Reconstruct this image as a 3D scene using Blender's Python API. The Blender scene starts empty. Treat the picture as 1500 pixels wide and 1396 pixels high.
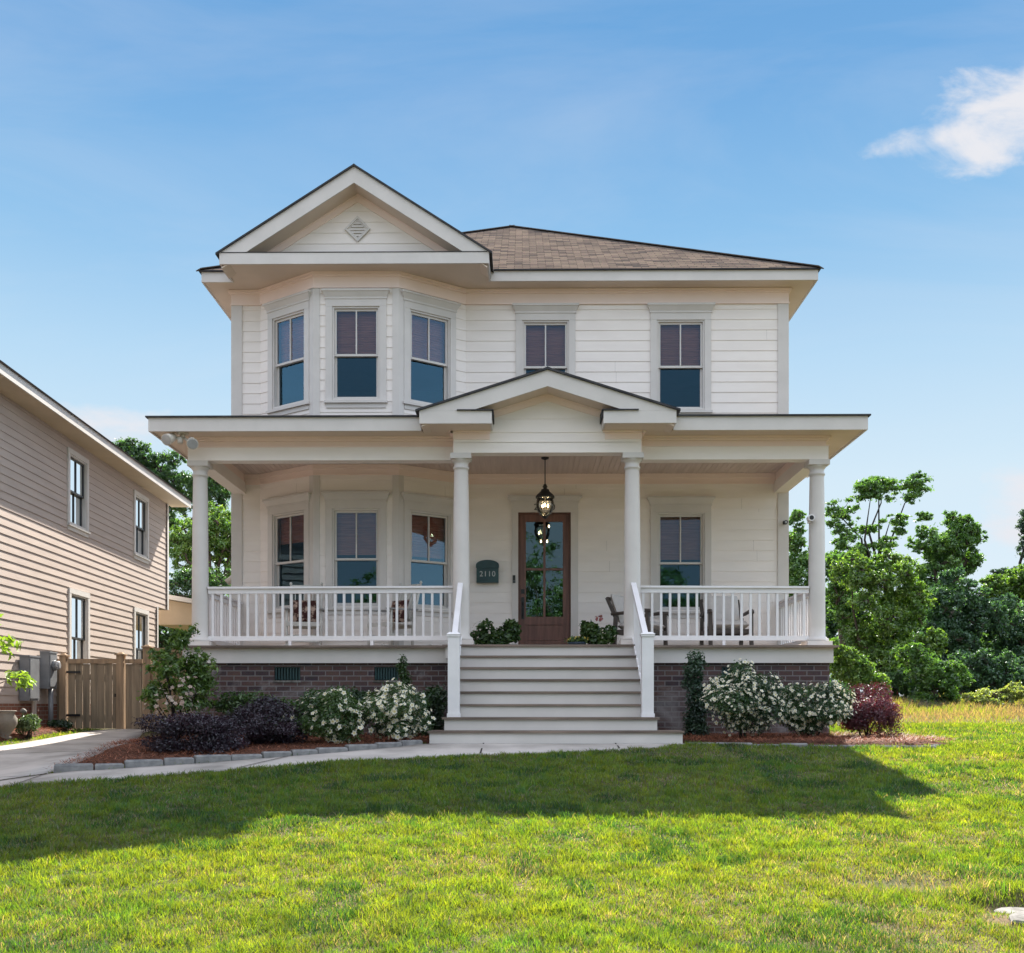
import bpy, math, random
import numpy as np
from mathutils import Vector

R = math.radians
rng = np.random.default_rng(11)
random.seed(5)
scene = bpy.context.scene
COL = scene.collection


# ----------------------------------------------------------------- helpers
def ss(a, b, x):
    t = np.clip((np.asarray(x, float) - a) / (b - a), 0, 1)
    return t * t * (3 - 2 * t)


def g(x, y):
    """height of the ground (eye level is z = 0)"""
    x = np.asarray(x, float)
    y = np.asarray(y, float)
    z = np.where(y < 13.6, -.5 - .1 * (13.6 - np.maximum(y, 4.0)), -.5)
    z = z - .14 * ss(4, 0, y)
    z = z + np.where(y > 14, .06 * ss(14, 19, y) + ss(2.5, 6, x) * .55 * ss(14, 30, y), 0)
    z = z + np.where(y > 30, .35 * ss(30, 80, y), 0)
    z = z - .13 * ss(-4.7, -6.2, x) * ss(-8.5, -7.75, x) * ss(19.7, 15.0, y) * ss(6.5, 10, y)
    # shallow hollow in the lawn near the utility slabs
    z = z - .10 * np.exp(-(((x - 3.1) / .42) ** 2 + ((y - 6.6) / .22) ** 2) ** 2) - .03 * np.exp(-(((x - 2.6) / .5) ** 2 + ((y - 6.95) / .3) ** 2))
    return z


def gz(x, y):
    return float(g(x, y))


class MB:
    """collects faces, then links them as one mesh object"""

    def __init__(self):
        self.v = []
        self.f = []
        self.uv = {}
        self.sm = set()

    def quad(self, *pts, uv=None, smooth=False):
        i = len(self.v)
        self.v.extend([tuple(p) for p in pts])
        self.f.append(tuple(range(i, i + len(pts))))
        if uv:
            self.uv[len(self.f) - 1] = uv
        if smooth:
            self.sm.add(len(self.f) - 1)

    def hexa(self, p):
        """8 points: bottom loop 0-3, top loop 4-7"""
        i = len(self.v)
        self.v.extend([tuple(q) for q in p])
        for f in ((3, 2, 1, 0), (4, 5, 6, 7), (0, 1, 5, 4), (1, 2, 6, 5), (2, 3, 7, 6), (3, 0, 4, 7)):
            self.f.append(tuple(i + k for k in f))

    def box(self, x0, x1, y0, y1, z0, z1):
        self.hexa([(x0, y0, z0), (x1, y0, z0), (x1, y1, z0), (x0, y1, z0), (x0, y0, z1), (x1, y0, z1), (x1, y1, z1), (x0, y1, z1)])

    def fbox(self, F, u0, u1, n0, n1, z0, z1):
        P = F.p
        self.hexa([P(u0, n1, z0), P(u1, n1, z0), P(u1, n0, z0), P(u0, n0, z0), P(u0, n1, z1), P(u1, n1, z1), P(u1, n0, z1), P(u0, n0, z1)])

    def bar(self, a, b, w, h, up=(0, 0, 1)):
        a = Vector(a)
        b = Vector(b)
        d = (b - a).normalized()
        s = d.cross(Vector(up))
        if s.length < 1e-5:
            s = d.cross(Vector((1, 0, 0)))
        s.normalize()
        t = s.cross(d).normalized()
        s *= w / 2
        t *= h / 2
        self.hexa([a - s - t, a + s - t, b + s - t, b - s - t, a - s + t, a + s + t, b + s + t, b - s + t])

    def tube(self, pts, rad, n=8, cap=True):
        pts = [Vector(p) for p in pts]
        if not hasattr(rad, '__len__'):
            rad = [rad] * len(pts)
        base = len(self.v)
        prev = None
        for k, p in enumerate(pts):
            d = (pts[min(k + 1, len(pts) - 1)] - pts[max(k - 1, 0)]).normalized()
            s = prev if prev is not None else d.orthogonal()
            s = (s - d * s.dot(d))
            s.normalize()
            prev = s
            t = d.cross(s)
            for j in range(n):
                a = 2 * math.pi * j / n
                self.v.append(tuple(p + s * (rad[k] * math.cos(a)) + t * (rad[k] * math.sin(a))))
        for k in range(len(pts) - 1):
            for j in range(n):
                a = base + k * n + j
                b = base + k * n + (j + 1) % n
                self.f.append((a, b, b + n, a + n))
                self.sm.add(len(self.f) - 1)
        if cap:
            self.f.append(tuple(base + j for j in reversed(range(n))))
            self.f.append(tuple(base + (len(pts) - 1) * n + j for j in range(n)))

    def lathe(self, prof, c=(0, 0, 0), n=24, smooth=True):
        base = len(self.v)
        for r, z in prof:
            for j in range(n):
                a = 2 * math.pi * j / n
                self.v.append((c[0] + r * math.cos(a), c[1] + r * math.sin(a), c[2] + z))
        for k in range(len(prof) - 1):
            for j in range(n):
                a = base + k * n + j
                b = base + k * n + (j + 1) % n
                self.f.append((a, b, b + n, a + n))
                if smooth:
                    self.sm.add(len(self.f) - 1)
        self.f.append(tuple(base + j for j in reversed(range(n))))
        self.f.append(tuple(base + (len(prof) - 1) * n + j for j in range(n)))

    def prism(self, poly, a, b):
        """poly of (x, z) pairs extruded along y from a to b"""
        n = len(poly)
        i = len(self.v)
        for y in (a, b):
            for (x, z) in poly:
                self.v.append((x, y, z))
        self.f.append(tuple(i + k for k in range(n)))
        self.f.append(tuple(i + n + k for k in reversed(range(n))))
        for k in range(n):
            self.f.append((i + (k + 1) % n, i + k, i + n + k, i + n + (k + 1) % n))

    def ribbon(self, path, n0, n1, z0, z1):
        """moulding that follows an open plan path, mitred, outward on the right-hand side"""
        P = [Vector((x, y)) for x, y in path]
        nor = []
        for k in range(len(P) - 1):
            d = (P[k + 1] - P[k]).normalized()
            nor.append(Vector((d.y, -d.x)))
        out = []
        for off in (n0, n1):
            row = []
            for k, p in enumerate(P):
                if k == 0:
                    m = nor[0] * off
                elif k == len(P) - 1:
                    m = nor[-1] * off
                else:
                    s = (nor[k - 1] + nor[k])
                    m = s * (off / max(1e-6, 1 + nor[k - 1].dot(nor[k])))
                row.append(p + m)
            out.append(row)
        for k in range(len(P) - 1):
            a, b = out[0][k], out[0][k + 1]
            c, d = out[1][k], out[1][k + 1]
            self.hexa([(c.x, c.y, z0), (d.x, d.y, z0), (b.x, b.y, z0), (a.x, a.y, z0), (c.x, c.y, z1), (d.x, d.y, z1), (b.x, b.y, z1), (a.x, a.y, z1)])

    def build(self, name, mat, parent=None, loc=None):
        me = bpy.data.meshes.new(name)
        off = Vector(loc) if loc is not None else Vector((0, 0, 0))
        vs = self.v if loc is None else [tuple(Vector(p) - off) for p in self.v]
        me.from_pydata(vs, [], self.f)
        if self.uv:
            ul = me.uv_layers.new(name='UVMap')
            for fi, uvs in self.uv.items():
                ls = me.polygons[fi].loop_start
                for k, q in enumerate(uvs):
                    ul.data[ls + k].uv = q
        if self.sm:
            fl = np.zeros(len(me.polygons), bool)
            fl[list(self.sm)] = True
            me.polygons.foreach_set('use_smooth', fl)
        me.materials.append(mat)
        me.update()
        o = bpy.data.objects.new(name, me)
        COL.objects.link(o)
        if parent is not None:
            o.parent = parent
            o.location = off - (parent_world(parent))
        else:
            o.location = off
        return o


def parent_world(p):
    t = Vector((0, 0, 0))
    while p is not None:
        t += p.location
        p = p.parent
    return t


class Frame:
    """wall coordinates: u along the wall, n outward, z up"""

    def __init__(self, o, u, n):
        self.o = Vector((o[0], o[1], 0))
        self.u = Vector((u[0], u[1], 0)).normalized()
        self.n = Vector((n[0], n[1], 0)).normalized()

    def p(self, u, n, z):
        q = self.o + self.u * u + self.n * n
        return (q.x, q.y, z)


def tag(o, label=None, cat=None, group=None, kind=None):
    if label:
        o['label'] = label
    if cat:
        o['category'] = cat
    if group:
        o['group'] = group
    if kind:
        o['kind'] = kind
    return o


def empty(name, loc, label=None, cat=None, group=None):
    o = bpy.data.objects.new(name, None)
    o.empty_display_size = .2
    COL.objects.link(o)
    o.location = loc
    return tag(o, label, cat, group)


def copy_tree(o, parent=None):
    c = o.copy()
    COL.objects.link(c)
    if parent is not None:
        c.parent = parent
    for ch in list(o.children):
        copy_tree(ch, c)
    return c


def np_mesh(name, verts, quads=None, tris=None, cols=None, mat=None, parent=None, smooth=False):
    me = bpy.data.meshes.new(name)
    verts = np.asarray(verts, np.float32).reshape(-1, 3)
    if parent is not None:
        w = parent_world(parent)
        verts = verts - np.array([w.x, w.y, w.z], np.float32)
    loops = []
    starts = []
    tot = 0
    if quads is not None and len(quads):
        q = np.asarray(quads, np.int32).reshape(-1, 4)
        loops.append(q.ravel())
        starts.append(np.arange(len(q)) * 4)
        tot += q.size
    if tris is not None and len(tris):
        t = np.asarray(tris, np.int32).reshape(-1, 3)
        loops.append(t.ravel())
        starts.append(tot + np.arange(len(t)) * 3)
        tot += t.size
    loops = np.concatenate(loops).astype(np.int32)
    starts = np.concatenate(starts).astype(np.int32)
    me.vertices.add(len(verts))
    me.vertices.foreach_set('co', verts.ravel())
    me.loops.add(len(loops))
    me.loops.foreach_set('vertex_index', loops)
    me.polygons.add(len(starts))
    me.polygons.foreach_set('loop_start', starts)
    if smooth:
        me.polygons.foreach_set('use_smooth', np.ones(len(starts), bool))
    me.update(calc_edges=True)
    if cols is not None:
        ca = me.color_attributes.new('Col', 'FLOAT_COLOR', 'POINT')
        c4 = np.ones((len(verts), 4), np.float32)
        c4[:, :3] = cols
        ca.data.foreach_set('color', c4.ravel())
    if mat:
        me.materials.append(mat)
    o = bpy.data.objects.new(name, me)
    COL.objects.link(o)
    if parent is not None:
        o.parent = parent
    return o


# --------------------------------------------------------------- materials
MATS = {}


def nt(name):
    m = bpy.data.materials.new(name)
    m.use_nodes = True
    t = m.node_tree
    t.nodes.clear()
    out = t.nodes.new('ShaderNodeOutputMaterial')
    MATS[name] = m
    return m, t, out


def N(t, typ, **kw):
    n = t.nodes.new('ShaderNode' + typ)
    for k, v in kw.items():
        if k in n.inputs.keys() if isinstance(k, str) else False:
            n.inputs[k].default_value = v
        else:
            setattr(n, k, v)
    return n


def ramp(t, stops):
    r = t.nodes.new('ShaderNodeValToRGB')
    e = r.color_ramp.elements
    while len(e) < len(stops):
        e.new(.5)
    for k, (p, c) in enumerate(stops):
        e[k].position = p
        e[k].color = (c[0], c[1], c[2], 1)
    return r


def noise(t, vec, scale, detail=4, rough=.55, dist=0.0):
    n = t.nodes.new('ShaderNodeTexNoise')
    n.inputs['Scale'].default_value = scale
    n.inputs['Detail'].default_value = detail
    n.inputs['Roughness'].default_value = rough
    n.inputs['Distortion'].default_value = dist
    t.links.new(vec, n.inputs['Vector'])
    return n


def coords(t, scale=(1, 1, 1), kind='Object'):
    c = t.nodes.new('ShaderNodeTexCoord')
    m = t.nodes.new('ShaderNodeMapping')
    m.inputs['Scale'].default_value = scale
    t.links.new(c.outputs[kind], m.inputs['Vector'])
    return m.outputs['Vector']


def plain(name, c1, c2=None, scale=3.0, rough=.5, bump=0.0, bscale=60, stretch=(1, 1, 1), spec=.4, metal=0.0, detail=5, lo=.35, hi=.65):
    m, t, out = nt(name)
    b = t.nodes.new('ShaderNodeBsdfPrincipled')
    b.inputs['Roughness'].default_value = rough
    b.inputs['Specular IOR Level'].default_value = spec
    b.inputs['Metallic'].default_value = metal
    v = coords(t, stretch)
    c2 = c2 or tuple(x * .88 for x in c1)
    nz = noise(t, v, scale, detail)
    r = ramp(t, [(lo, c2), (hi, c1)])
    t.links.new(nz.outputs['Fac'], r.inputs['Fac'])
    t.links.new(r.outputs['Color'], b.inputs['Base Color'])
    if bump:
        n2 = noise(t, v, bscale, 4)
        bp = t.nodes.new('ShaderNodeBump')
        bp.inputs['Strength'].default_value = bump
        bp.inputs['Distance'].default_value = .01
        t.links.new(n2.outputs['Fac'], bp.inputs['Height'])
        t.links.new(bp.outputs['Normal'], b.inputs['Normal'])
    t.links.new(b.outputs[0], out.inputs['Surface'])
    return m


def emit(name, c, s):
    m, t, out = nt(name)
    e = t.nodes.new('ShaderNodeEmission')
    e.inputs['Color'].default_value = (*c, 1)
    e.inputs['Strength'].default_value = s
    t.links.new(e.outputs[0], out.inputs['Surface'])
    return m


def glassmat(name, tint, refl, rough=0.0, gtint=(.95, .98, 1)):
    m, t, out = nt(name)
    tr = t.nodes.new('ShaderNodeBsdfTransparent')
    tr.inputs['Color'].default_value = (*tint, 1)
    gl = t.nodes.new('ShaderNodeBsdfGlossy')
    gl.inputs['Roughness'].default_value = rough
    gl.inputs['Color'].default_value = (*gtint, 1)
    v = coords(t)
    nz = noise(t, v, 1.6, 2)
    bp = t.nodes.new('ShaderNodeBump')
    bp.inputs['Strength'].default_value = .06
    bp.inputs['Distance'].default_value = .02
    t.links.new(nz.outputs['Fac'], bp.inputs['Height'])
    t.links.new(bp.outputs['Normal'], gl.inputs['Normal'])
    fr = t.nodes.new('ShaderNodeFresnel')
    fr.inputs['IOR'].default_value = 1.5
    ad = t.nodes.new('ShaderNodeMath')
    ad.operation = 'ADD'
    ad.use_clamp = True
    ad.inputs[1].default_value = refl
    t.links.new(fr.outputs[0], ad.inputs[0])
    mx = t.nodes.new('ShaderNodeMixShader')
    t.links.new(ad.outputs[0], mx.inputs['Fac'])
    t.links.new(tr.outputs[0], mx.inputs[1])
    t.links.new(gl.outputs[0], mx.inputs[2])
    t.links.new(mx.outputs[0], out.inputs['Surface'])
    return m


def leafmat(name, trans=.4, tcol=(1.3, 1.5, .5), gloss=.06, patch=None):
    """foliage whose colour comes from the leaf's own colour attribute"""
    m, t, out = nt(name)
    at = t.nodes.new('ShaderNodeAttribute')
    at.attribute_name = 'Col'
    d = t.nodes.new('ShaderNodeBsdfDiffuse')
    tl = t.nodes.new('ShaderNodeBsdfTranslucent')
    gl = t.nodes.new('ShaderNodeBsdfGlossy')
    gl.inputs['Roughness'].default_value = .45
    gl.inputs['Color'].default_value = (.9, .95, 1, 1)
    mul = t.nodes.new('ShaderNodeMix')
    mul.data_type = 'RGBA'
    mul.blend_type = 'MULTIPLY'
    mul.inputs['Factor'].default_value = 1
    mul.inputs['B'].default_value = (*tcol, 1)
    t.links.new(at.outputs['Color'], mul.inputs['A'])
    t.links.new(at.outputs['Color'], d.inputs['Color'])
    t.links.new(mul.outputs['Result'], tl.inputs['Color'])
    m1 = t.nodes.new('ShaderNodeMixShader')
    m1.inputs['Fac'].default_value = trans
    t.links.new(d.outputs[0], m1.inputs[1])
    t.links.new(tl.outputs[0], m1.inputs[2])
    m2 = t.nodes.new('ShaderNodeMixShader')
    m2.inputs['Fac'].default_value = gloss
    t.links.new(m1.outputs[0], m2.inputs[1])
    t.links.new(gl.outputs[0], m2.inputs[2])
    t.links.new(m2.outputs[0], out.inputs['Surface'])
    return m


def brickmat(name, cols, mortar, bw, bh, ms, axes='xz', rough=.85, uv=False, bump=.5, patchy=.5, offset=.5, smooth=.1, stain=None):
    m, t, out = nt(name)
    b = t.nodes.new('ShaderNodeBsdfPrincipled')
    b.inputs['Roughness'].default_value = rough
    b.inputs['Specular IOR Level'].default_value = 0.0 if uv else .2
    c = t.nodes.new('ShaderNodeTexCoord')
    if uv:
        vec = c.outputs['UV']
    else:
        sep = t.nodes.new('ShaderNodeSeparateXYZ')
        comb = t.nodes.new('ShaderNodeCombineXYZ')
        t.links.new(c.outputs['Object'], sep.inputs[0])
        if axes == 'xz':
            ad = t.nodes.new('ShaderNodeMath')
            t.links.new(sep.outputs[0], ad.inputs[0])
            t.links.new(sep.outputs[1], ad.inputs[1])
            t.links.new(ad.outputs[0], comb.inputs[0])
            t.links.new(sep.outputs[2], comb.inputs[1])
        vec = comb.outputs[0]
    br = t.nodes.new('ShaderNodeTexBrick')
    br.inputs['Scale'].default_value = 1
    br.inputs['Brick Width'].default_value = bw
    br.inputs['Row Height'].default_value = bh
    br.inputs['Mortar Size'].default_value = ms
    br.inputs['Mortar Smooth'].default_value = smooth
    br.inputs['Color1'].default_value = (0, 0, 0, 1)
    br.inputs['Color2'].default_value = (1, 1, 1, 1)
    br.inputs['Mortar'].default_value = (.5, .5, .5, 1)
    br.offset = offset
    t.links.new(vec, br.inputs['Vector'])
    n = len(cols)
    r = ramp(t, [(k / max(1, n - 1), cc) for k, cc in enumerate(cols)])
    nz = noise(t, vec, 2.6 if uv else 1.4, 10 if uv else 6, .75 if uv else .65)
    mx = t.nodes.new('ShaderNodeMix')
    mx.data_type = 'FLOAT'
    mx.inputs['Factor'].default_value = patchy
    t.links.new(br.outputs['Color'], mx.inputs['A'])
    t.links.new(nz.outputs['Fac'], mx.inputs['B'])
    t.links.new(mx.outputs['Result'], r.inputs['Fac'])
    n3 = noise(t, vec, 45, 3)
    sp = t.nodes.new('ShaderNodeMix')
    sp.data_type = 'RGBA'
    sp.blend_type = 'OVERLAY'
    sp.inputs['Factor'].default_value = .35
    t.links.new(r.outputs['Color'], sp.inputs['A'])
    t.links.new(n3.outputs['Color'], sp.inputs['B'])
    m2 = t.nodes.new('ShaderNodeMix')
    m2.data_type = 'RGBA'
    m2.inputs['B'].default_value = (*mortar, 1)
    t.links.new(br.outputs['Fac'], m2.inputs['Factor'])
    t.links.new(sp.outputs['Result'], m2.inputs['A'])
    if stain:
        ns = noise(t, vec, 1.1, 8, .7, .6)
        rs = ramp(t, [(.52, (0, 0, 0)), (.70, (.7, .7, .7))])
        t.links.new(ns.outputs['Fac'], rs.inputs['Fac'])
        m3 = t.nodes.new('ShaderNodeMix')
        m3.data_type = 'RGBA'
        m3.inputs['B'].default_value = (*stain, 1)
        t.links.new(rs.outputs['Color'], m3.inputs['Factor'])
        t.links.new(m2.outputs['Result'], m3.inputs['A'])
        m2 = m3
    t.links.new(m2.outputs['Result'], b.inputs['Base Color'])
    inv = t.nodes.new('ShaderNodeMath')
    inv.operation = 'SUBTRACT'
    inv.inputs[0].default_value = 1
    t.links.new(br.outputs['Fac'], inv.inputs[1])
    ad2 = t.nodes.new('ShaderNodeMath')
    ad2.operation = 'MULTIPLY_ADD'
    ad2.inputs[1].default_value = .35
    t.links.new(n3.outputs['Fac'], ad2.inputs[0])
    t.links.new(inv.outputs[0], ad2.inputs[2])
    bp = t.nodes.new('ShaderNodeBump')
    bp.inputs['Strength'].default_value = bump
    bp.inputs['Distance'].default_value = .012
    t.links.new(ad2.outputs[0], bp.inputs['Height'])
    t.links.new(bp.outputs['Normal'], b.inputs['Normal'])
    t.links.new(b.outputs[0], out.inputs['Surface'])
    return m


M_SIDING = plain('white_siding_paint', (.88, .815, .775), (.83, .765, .725), 1.3, .55, .12, 90, (1, 1, 4), .3)
M_TRIM = plain('pale_grey_trim_paint', (.66, .62, .595), (.60, .565, .54), 2.0, .5, .08, 80, (1, 1, 1), .35)
M_WHITE = plain('white_rail_paint', (.80, .775, .79), (.73, .71, .72), 3.0, .45, .06, 80, (1, 1, 1), .4)
M_SOFFIT = plain('beige_soffit_paint', (.70, .585, .49), (.64, .535, .45), 1.5, .6, .05, 60, (1, 1, 1), .25)
M_FRIEZE = plain('cream_frieze_paint', (.90, .745, .685), (.86, .705, .645), 1.5, .55, .05, 60, (1, 1, 1), .3)
M_CEIL = plain('porch_ceiling_boards', (.70, .575, .53), (.62, .505, .465), 2.0, .6, .08, 60, (6, .4, 1), .25)
M_DARKEDGE = plain('dark_shingle_edge', (.055, .055, .06), (.03, .03, .035), 6, .85, .2, 40)
M_CAP = plain('ridge_cap_shingles', (.15, .125, .112), (.08, .07, .066), 9, .95, .4, 40, (1, 1, 1), 0.0)
M_SHINGLE = brickmat('asphalt_shingles', [(.040, .033, .031), (.12, .095, .082), (.19, .148, .12), (.075, .064, .06), (.27, .22, .19)], (.03, .028, .028), .27, .115, .004, uv=True, bump=1.0, patchy=.45, rough=.95)
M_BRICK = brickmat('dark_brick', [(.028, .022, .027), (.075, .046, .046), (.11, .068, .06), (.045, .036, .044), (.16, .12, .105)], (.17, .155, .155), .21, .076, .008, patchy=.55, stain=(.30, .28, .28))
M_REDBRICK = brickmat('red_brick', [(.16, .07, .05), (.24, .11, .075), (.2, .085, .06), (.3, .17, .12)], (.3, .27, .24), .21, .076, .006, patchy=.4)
M_DECK = plain('deck_boards', (.62, .49, .40), (.53, .42, .335), 3, .6, .2, 40, (1, 12, 1))
M_NOSE = plain('brown_tread_wood', (.24, .18, .145), (.10, .075, .062), 2.2, .6, .2, 40, (.6, 8, 8))
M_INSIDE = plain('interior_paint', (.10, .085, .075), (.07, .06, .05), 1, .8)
M_BLIND = plain('bamboo_blind', (.50, .20, .135), (.34, .135, .095), 5, .75, .3, 30, (.6, 1, 14), .15)
M_GLASS = glassmat('window_glass', (.84, .86, .87), .035, 0, (.42, .75, 1))
M_DOORGLASS = glassmat('door_glass', (.6, .66, .66), .07, 0, (.6, .85, .95))
M_DOOR = plain('mahogany_door', (.20, .09, .066), (.115, .05, .04), 3, .4, .15, 25, (6, 6, .5), .45)
M_BLACK = plain('black_metal', (.018, .018, .02), (.012, .012, .013), 8, .45, .05, 60, (1, 1, 1), .5)
M_GREENMETAL = plain('green_mailbox_paint', (.018, .062, .066), (.012, .042, .048), 4, .4, .05, 60, (1, 1, 1), .5)
M_PALE = plain('pale_lettering', (.55, .56, .55), None, 5, .6)
M_BULB = emit('warm_bulb', (1.0, .72, .38), 7)
M_LANTERN_GLASS = glassmat('lantern_glass', (.96, .93, .86), .07)
M_PLASTIC = plain('cream_plastic', (.62, .57, .50), None, 5, .45)
M_LENS = plain('lamp_lens', (.42, .42, .42), (.32, .32, .33), 6, .15, 0, 60, (1, 1, 1), .8)
M_NSIDING = plain('tan_siding_paint', (.47, .395, .35), (.42, .35, .31), 1.2, .6, .1, 60, (1, 1, 6), .25)
M_NTRIM = plain('neighbour_trim_paint', (.62, .60, .58), (.56, .54, .52), 2, .55)
M_NSOFFIT = plain('neighbour_soffit_paint', (.54, .44, .32), (.48, .39, .285), 2, .6)
M_NSASH = plain('dark_window_sash', (.03, .032, .036), None, 5, .4)
M_NGLASS = glassmat('neighbour_glass', (.45, .5, .52), .3)
M_FENCE = plain('weathered_fence_wood', (.46, .32, .205), (.25, .18, .125), 2.4, .85, .35, 30, (5, 5, .5), .15, detail=8)
M_FENCEG = plain('greyed_fence_wood', (.36, .28, .20), (.19, .15, .11), 2.2, .88, .35, 30, (5, 5, .4), .15, detail=8)
M_UTIL = plain('grey_meter_paint', (.20, .21, .225), (.15, .155, .17), 5, .45, .05, 60, (1, 1, 1), .5)
M_CONC = plain('concrete', (.47, .43, .40), (.25, .23, .21), 1.3, .9, .4, 70, (1, 1, 1), .2, detail=12, lo=.3, hi=.6)
M_STONE = plain('grey_edging_stone', (.26, .255, .25), (.13, .13, .135), 7, .9, .6, 28, (1, 1, 1), .2, detail=8)
M_SLAB = plain('pale_weathered_concrete', (.25, .24, .225), (.09, .084, .075), 9, .9, .5, 40, (1, 1, 1), .2, detail=8)
M_ASPH = plain('asphalt', (.055, .055, .055), (.04, .04, .042), 6, .9, .5, 120)
M_CHAIRW = plain('white_chair_paint', (.62, .60, .56), (.5, .48, .45), 5, .5)
M_CHAIRD = plain('dark_chair_wood', (.085, .068, .058), (.06, .048, .042), 5, .5)
M_CUSH = plain('grey_cushion_cloth', (.55, .51, .48), (.47, .44, .415), 6, .9, .3, 150)
M_PILLOW = plain('brown_floral_cloth', (.42, .30, .24), (.055, .022, .02), 11, .9, .2, 120, (1, 1, 1), .1, lo=.47, hi=.58)
M_POT = plain('grey_planter', (.34, .33, .32), (.25, .245, .24), 5, .7, .2, 50)
M_BLUEPOT = plain('dark_blue_planter', (.04, .07, .11), None, 5, .4)
M_URN = plain('stone_urn', (.22, .19, .16), (.15, .13, .11), 5, .85, .4, 40)
M_BARK = plain('bark', (.12, .095, .075), (.06, .05, .042), 6, .95, .7, 22, (4, 4, 1), .1, detail=8)
M_BARKD = plain('dark_bark', (.06, .052, .046), (.03, .027, .025), 6, .95, .7, 22, (4, 4, 1), .1, detail=8)
M_LEAF = leafmat('leaves', .42, (1.35, 1.45, .55))
M_LEAFD = leafmat('shrub_leaves', .3, (1.2, 1.35, .6), .05)
M_PURPLE = leafmat('purple_leaves', .28, (1.6, .8, .9), .06)
M_BLOOM = leafmat('petals', .35, (1.1, 1.1, 1.05), .02)
M_GRASS = leafmat('grass_blades', .55, (2.5, 1.93, .43), .03)
M_STRAW = leafmat('straw', .25, (1.2, 1.1, .9), .02)


def groundmat():
    m, t, out = nt('soil_and_thatch')
    b = t.nodes.new('ShaderNodeBsdfPrincipled')
    b.inputs['Roughness'].default_value = .95
    b.inputs['Specular IOR Level'].default_value = .1
    v = coords(t)
    n1 = noise(t, v, .5, 6, .6)
    n2 = noise(t, v, 16, 6, .7)
    r1 = ramp(t, [(.3, (.05, .065, .02)), (.5, (.085, .075, .035)), (.7, (.15, .105, .065))])
    t.links.new(n1.outputs['Fac'], r1.inputs['Fac'])
    r2 = ramp(t, [(.3, (.25, .25, .25)), (.7, (.85, .85, .85))])
    t.links.new(n2.outputs['Fac'], r2.inputs['Fac'])
    mx = t.nodes.new('ShaderNodeMix')
    mx.data_type = 'RGBA'
    mx.blend_type = 'OVERLAY'
    mx.inputs['Factor'].default_value = .8
    t.links.new(r1.outputs['Color'], mx.inputs['A'])
    t.links.new(r2.outputs['Color'], mx.inputs['B'])
    t.links.new(mx.outputs['Result'], b.inputs['Base Color'])
    bp = t.nodes.new('ShaderNodeBump')
    bp.inputs['Strength'].default_value = .6
    bp.inputs['Distance'].default_value = .03
    t.links.new(n2.outputs['Fac'], bp.inputs['Height'])
    t.links.new(bp.outputs['Normal'], b.inputs['Normal'])
    t.links.new(b.outputs[0], out.inputs['Surface'])
    return m


M_GROUND = groundmat()
M_MULCH = plain('pine_straw_mulch', (.15, .068, .045), (.06, .03, .022), 24, .95, .9, 60, (1, 1, 1), .1, detail=8)

# =================================================================== HOUSE
XL, XR, YW, YB = -5.03, 4.58, 18.54, 30.0      # walls
YP = 16.0                                       # porch beam face
BAY = [(-4.555, 18.54), (-3.476, 17.78), (-2.063, 17.78), (-.985, 18.54)]
ZD = .904                                       # deck

house = empty('two_storey_house', (-.22, 15.7, -.5), 'white two-storey house with bay windows, front gable and columned porch', 'house')


def intervals(lo, hi, cuts):
    segs = [(lo, hi)]
    for a, b in cuts:
        nx = []
        for s, e in segs:
            if b <= s or a >= e:
                nx.append((s, e))
            else:
                if a > s:
                    nx.append((s, a))
                if b < e:
                    nx.append((b, e))
        segs = nx
    return [s for s in segs if s[1] - s[0] > 1e-4]


def siding(mb, F, u0, u1, z0, z1, openings=(), pitch=.18, urange=None, proud=.014, zbase=None, joints=True):
    jr = random.Random(len(mb.f) + int(z0 * 100))
    zb = z0 if zbase is None else zbase
    k = math.floor((z0 - zb) / pitch)
    while zb + k * pitch < z1 - 1e-6:
        zc = zb + k * pitch
        a, b = max(zc, z0), min(zc + pitch, z1)
        br = sorted({a, b} | {z for o in openings for z in o[2:4] if a < z < b})
        for p, q in zip(br[:-1], br[1:]):
            mid = (p + q) / 2
            cuts = [(o[0], o[1]) for o in openings if o[2] < mid < o[3]]
            if urange:
                lp, hp = urange(p)
                lq, hq = urange(q)
                segs = [((lp, hp), (lq, hq))]
            else:
                segs = [((s, e), (s, e)) for s, e in intervals(u0, u1, cuts)]
            np_ = proud - (proud - .004) * (p - zc) / pitch
            nq_ = proud - (proud - .004) * (q - zc) / pitch
            if not urange and joints:
                nx = []
                for (sa, ea), _ in segs:
                    x = sa + jr.uniform(.6, 3.6)
                    s0 = sa
                    while x < ea - .3:
                        nx.append(((s0, x - .001), (s0, x - .001)))
                        s0 = x + .001
                        x += 3.66
                    nx.append(((s0, ea), (s0, ea)))
                segs = nx
            for (sa, ea), (sb, eb) in segs:
                mb.quad(F.p(sa, np_, p), F.p(ea, np_, p), F.p(eb, nq_, q), F.p(sb, nq_, q))
                if p == zc:
                    mb.quad(F.p(sa, .002, p), F.p(ea, .002, p), F.p(ea, np_, p), F.p(sa, np_, p))
        k += 1


def backing(mb, F, u0, u1, z0, z1, openings=(), n0=-.14, n1=0.0):
    br = sorted({z0, z1} | {z for o in openings for z in o[2:4] if z0 < z < z1})
    for p, q in zip(br[:-1], br[1:]):
        mid = (p + q) / 2
        cuts = [(o[0], o[1]) for o in openings if o[2] < mid < o[3]]
        for s, e in intervals(u0, u1, cuts):
            mb.fbox(F, s, e, n0, n1, p, q)


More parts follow.
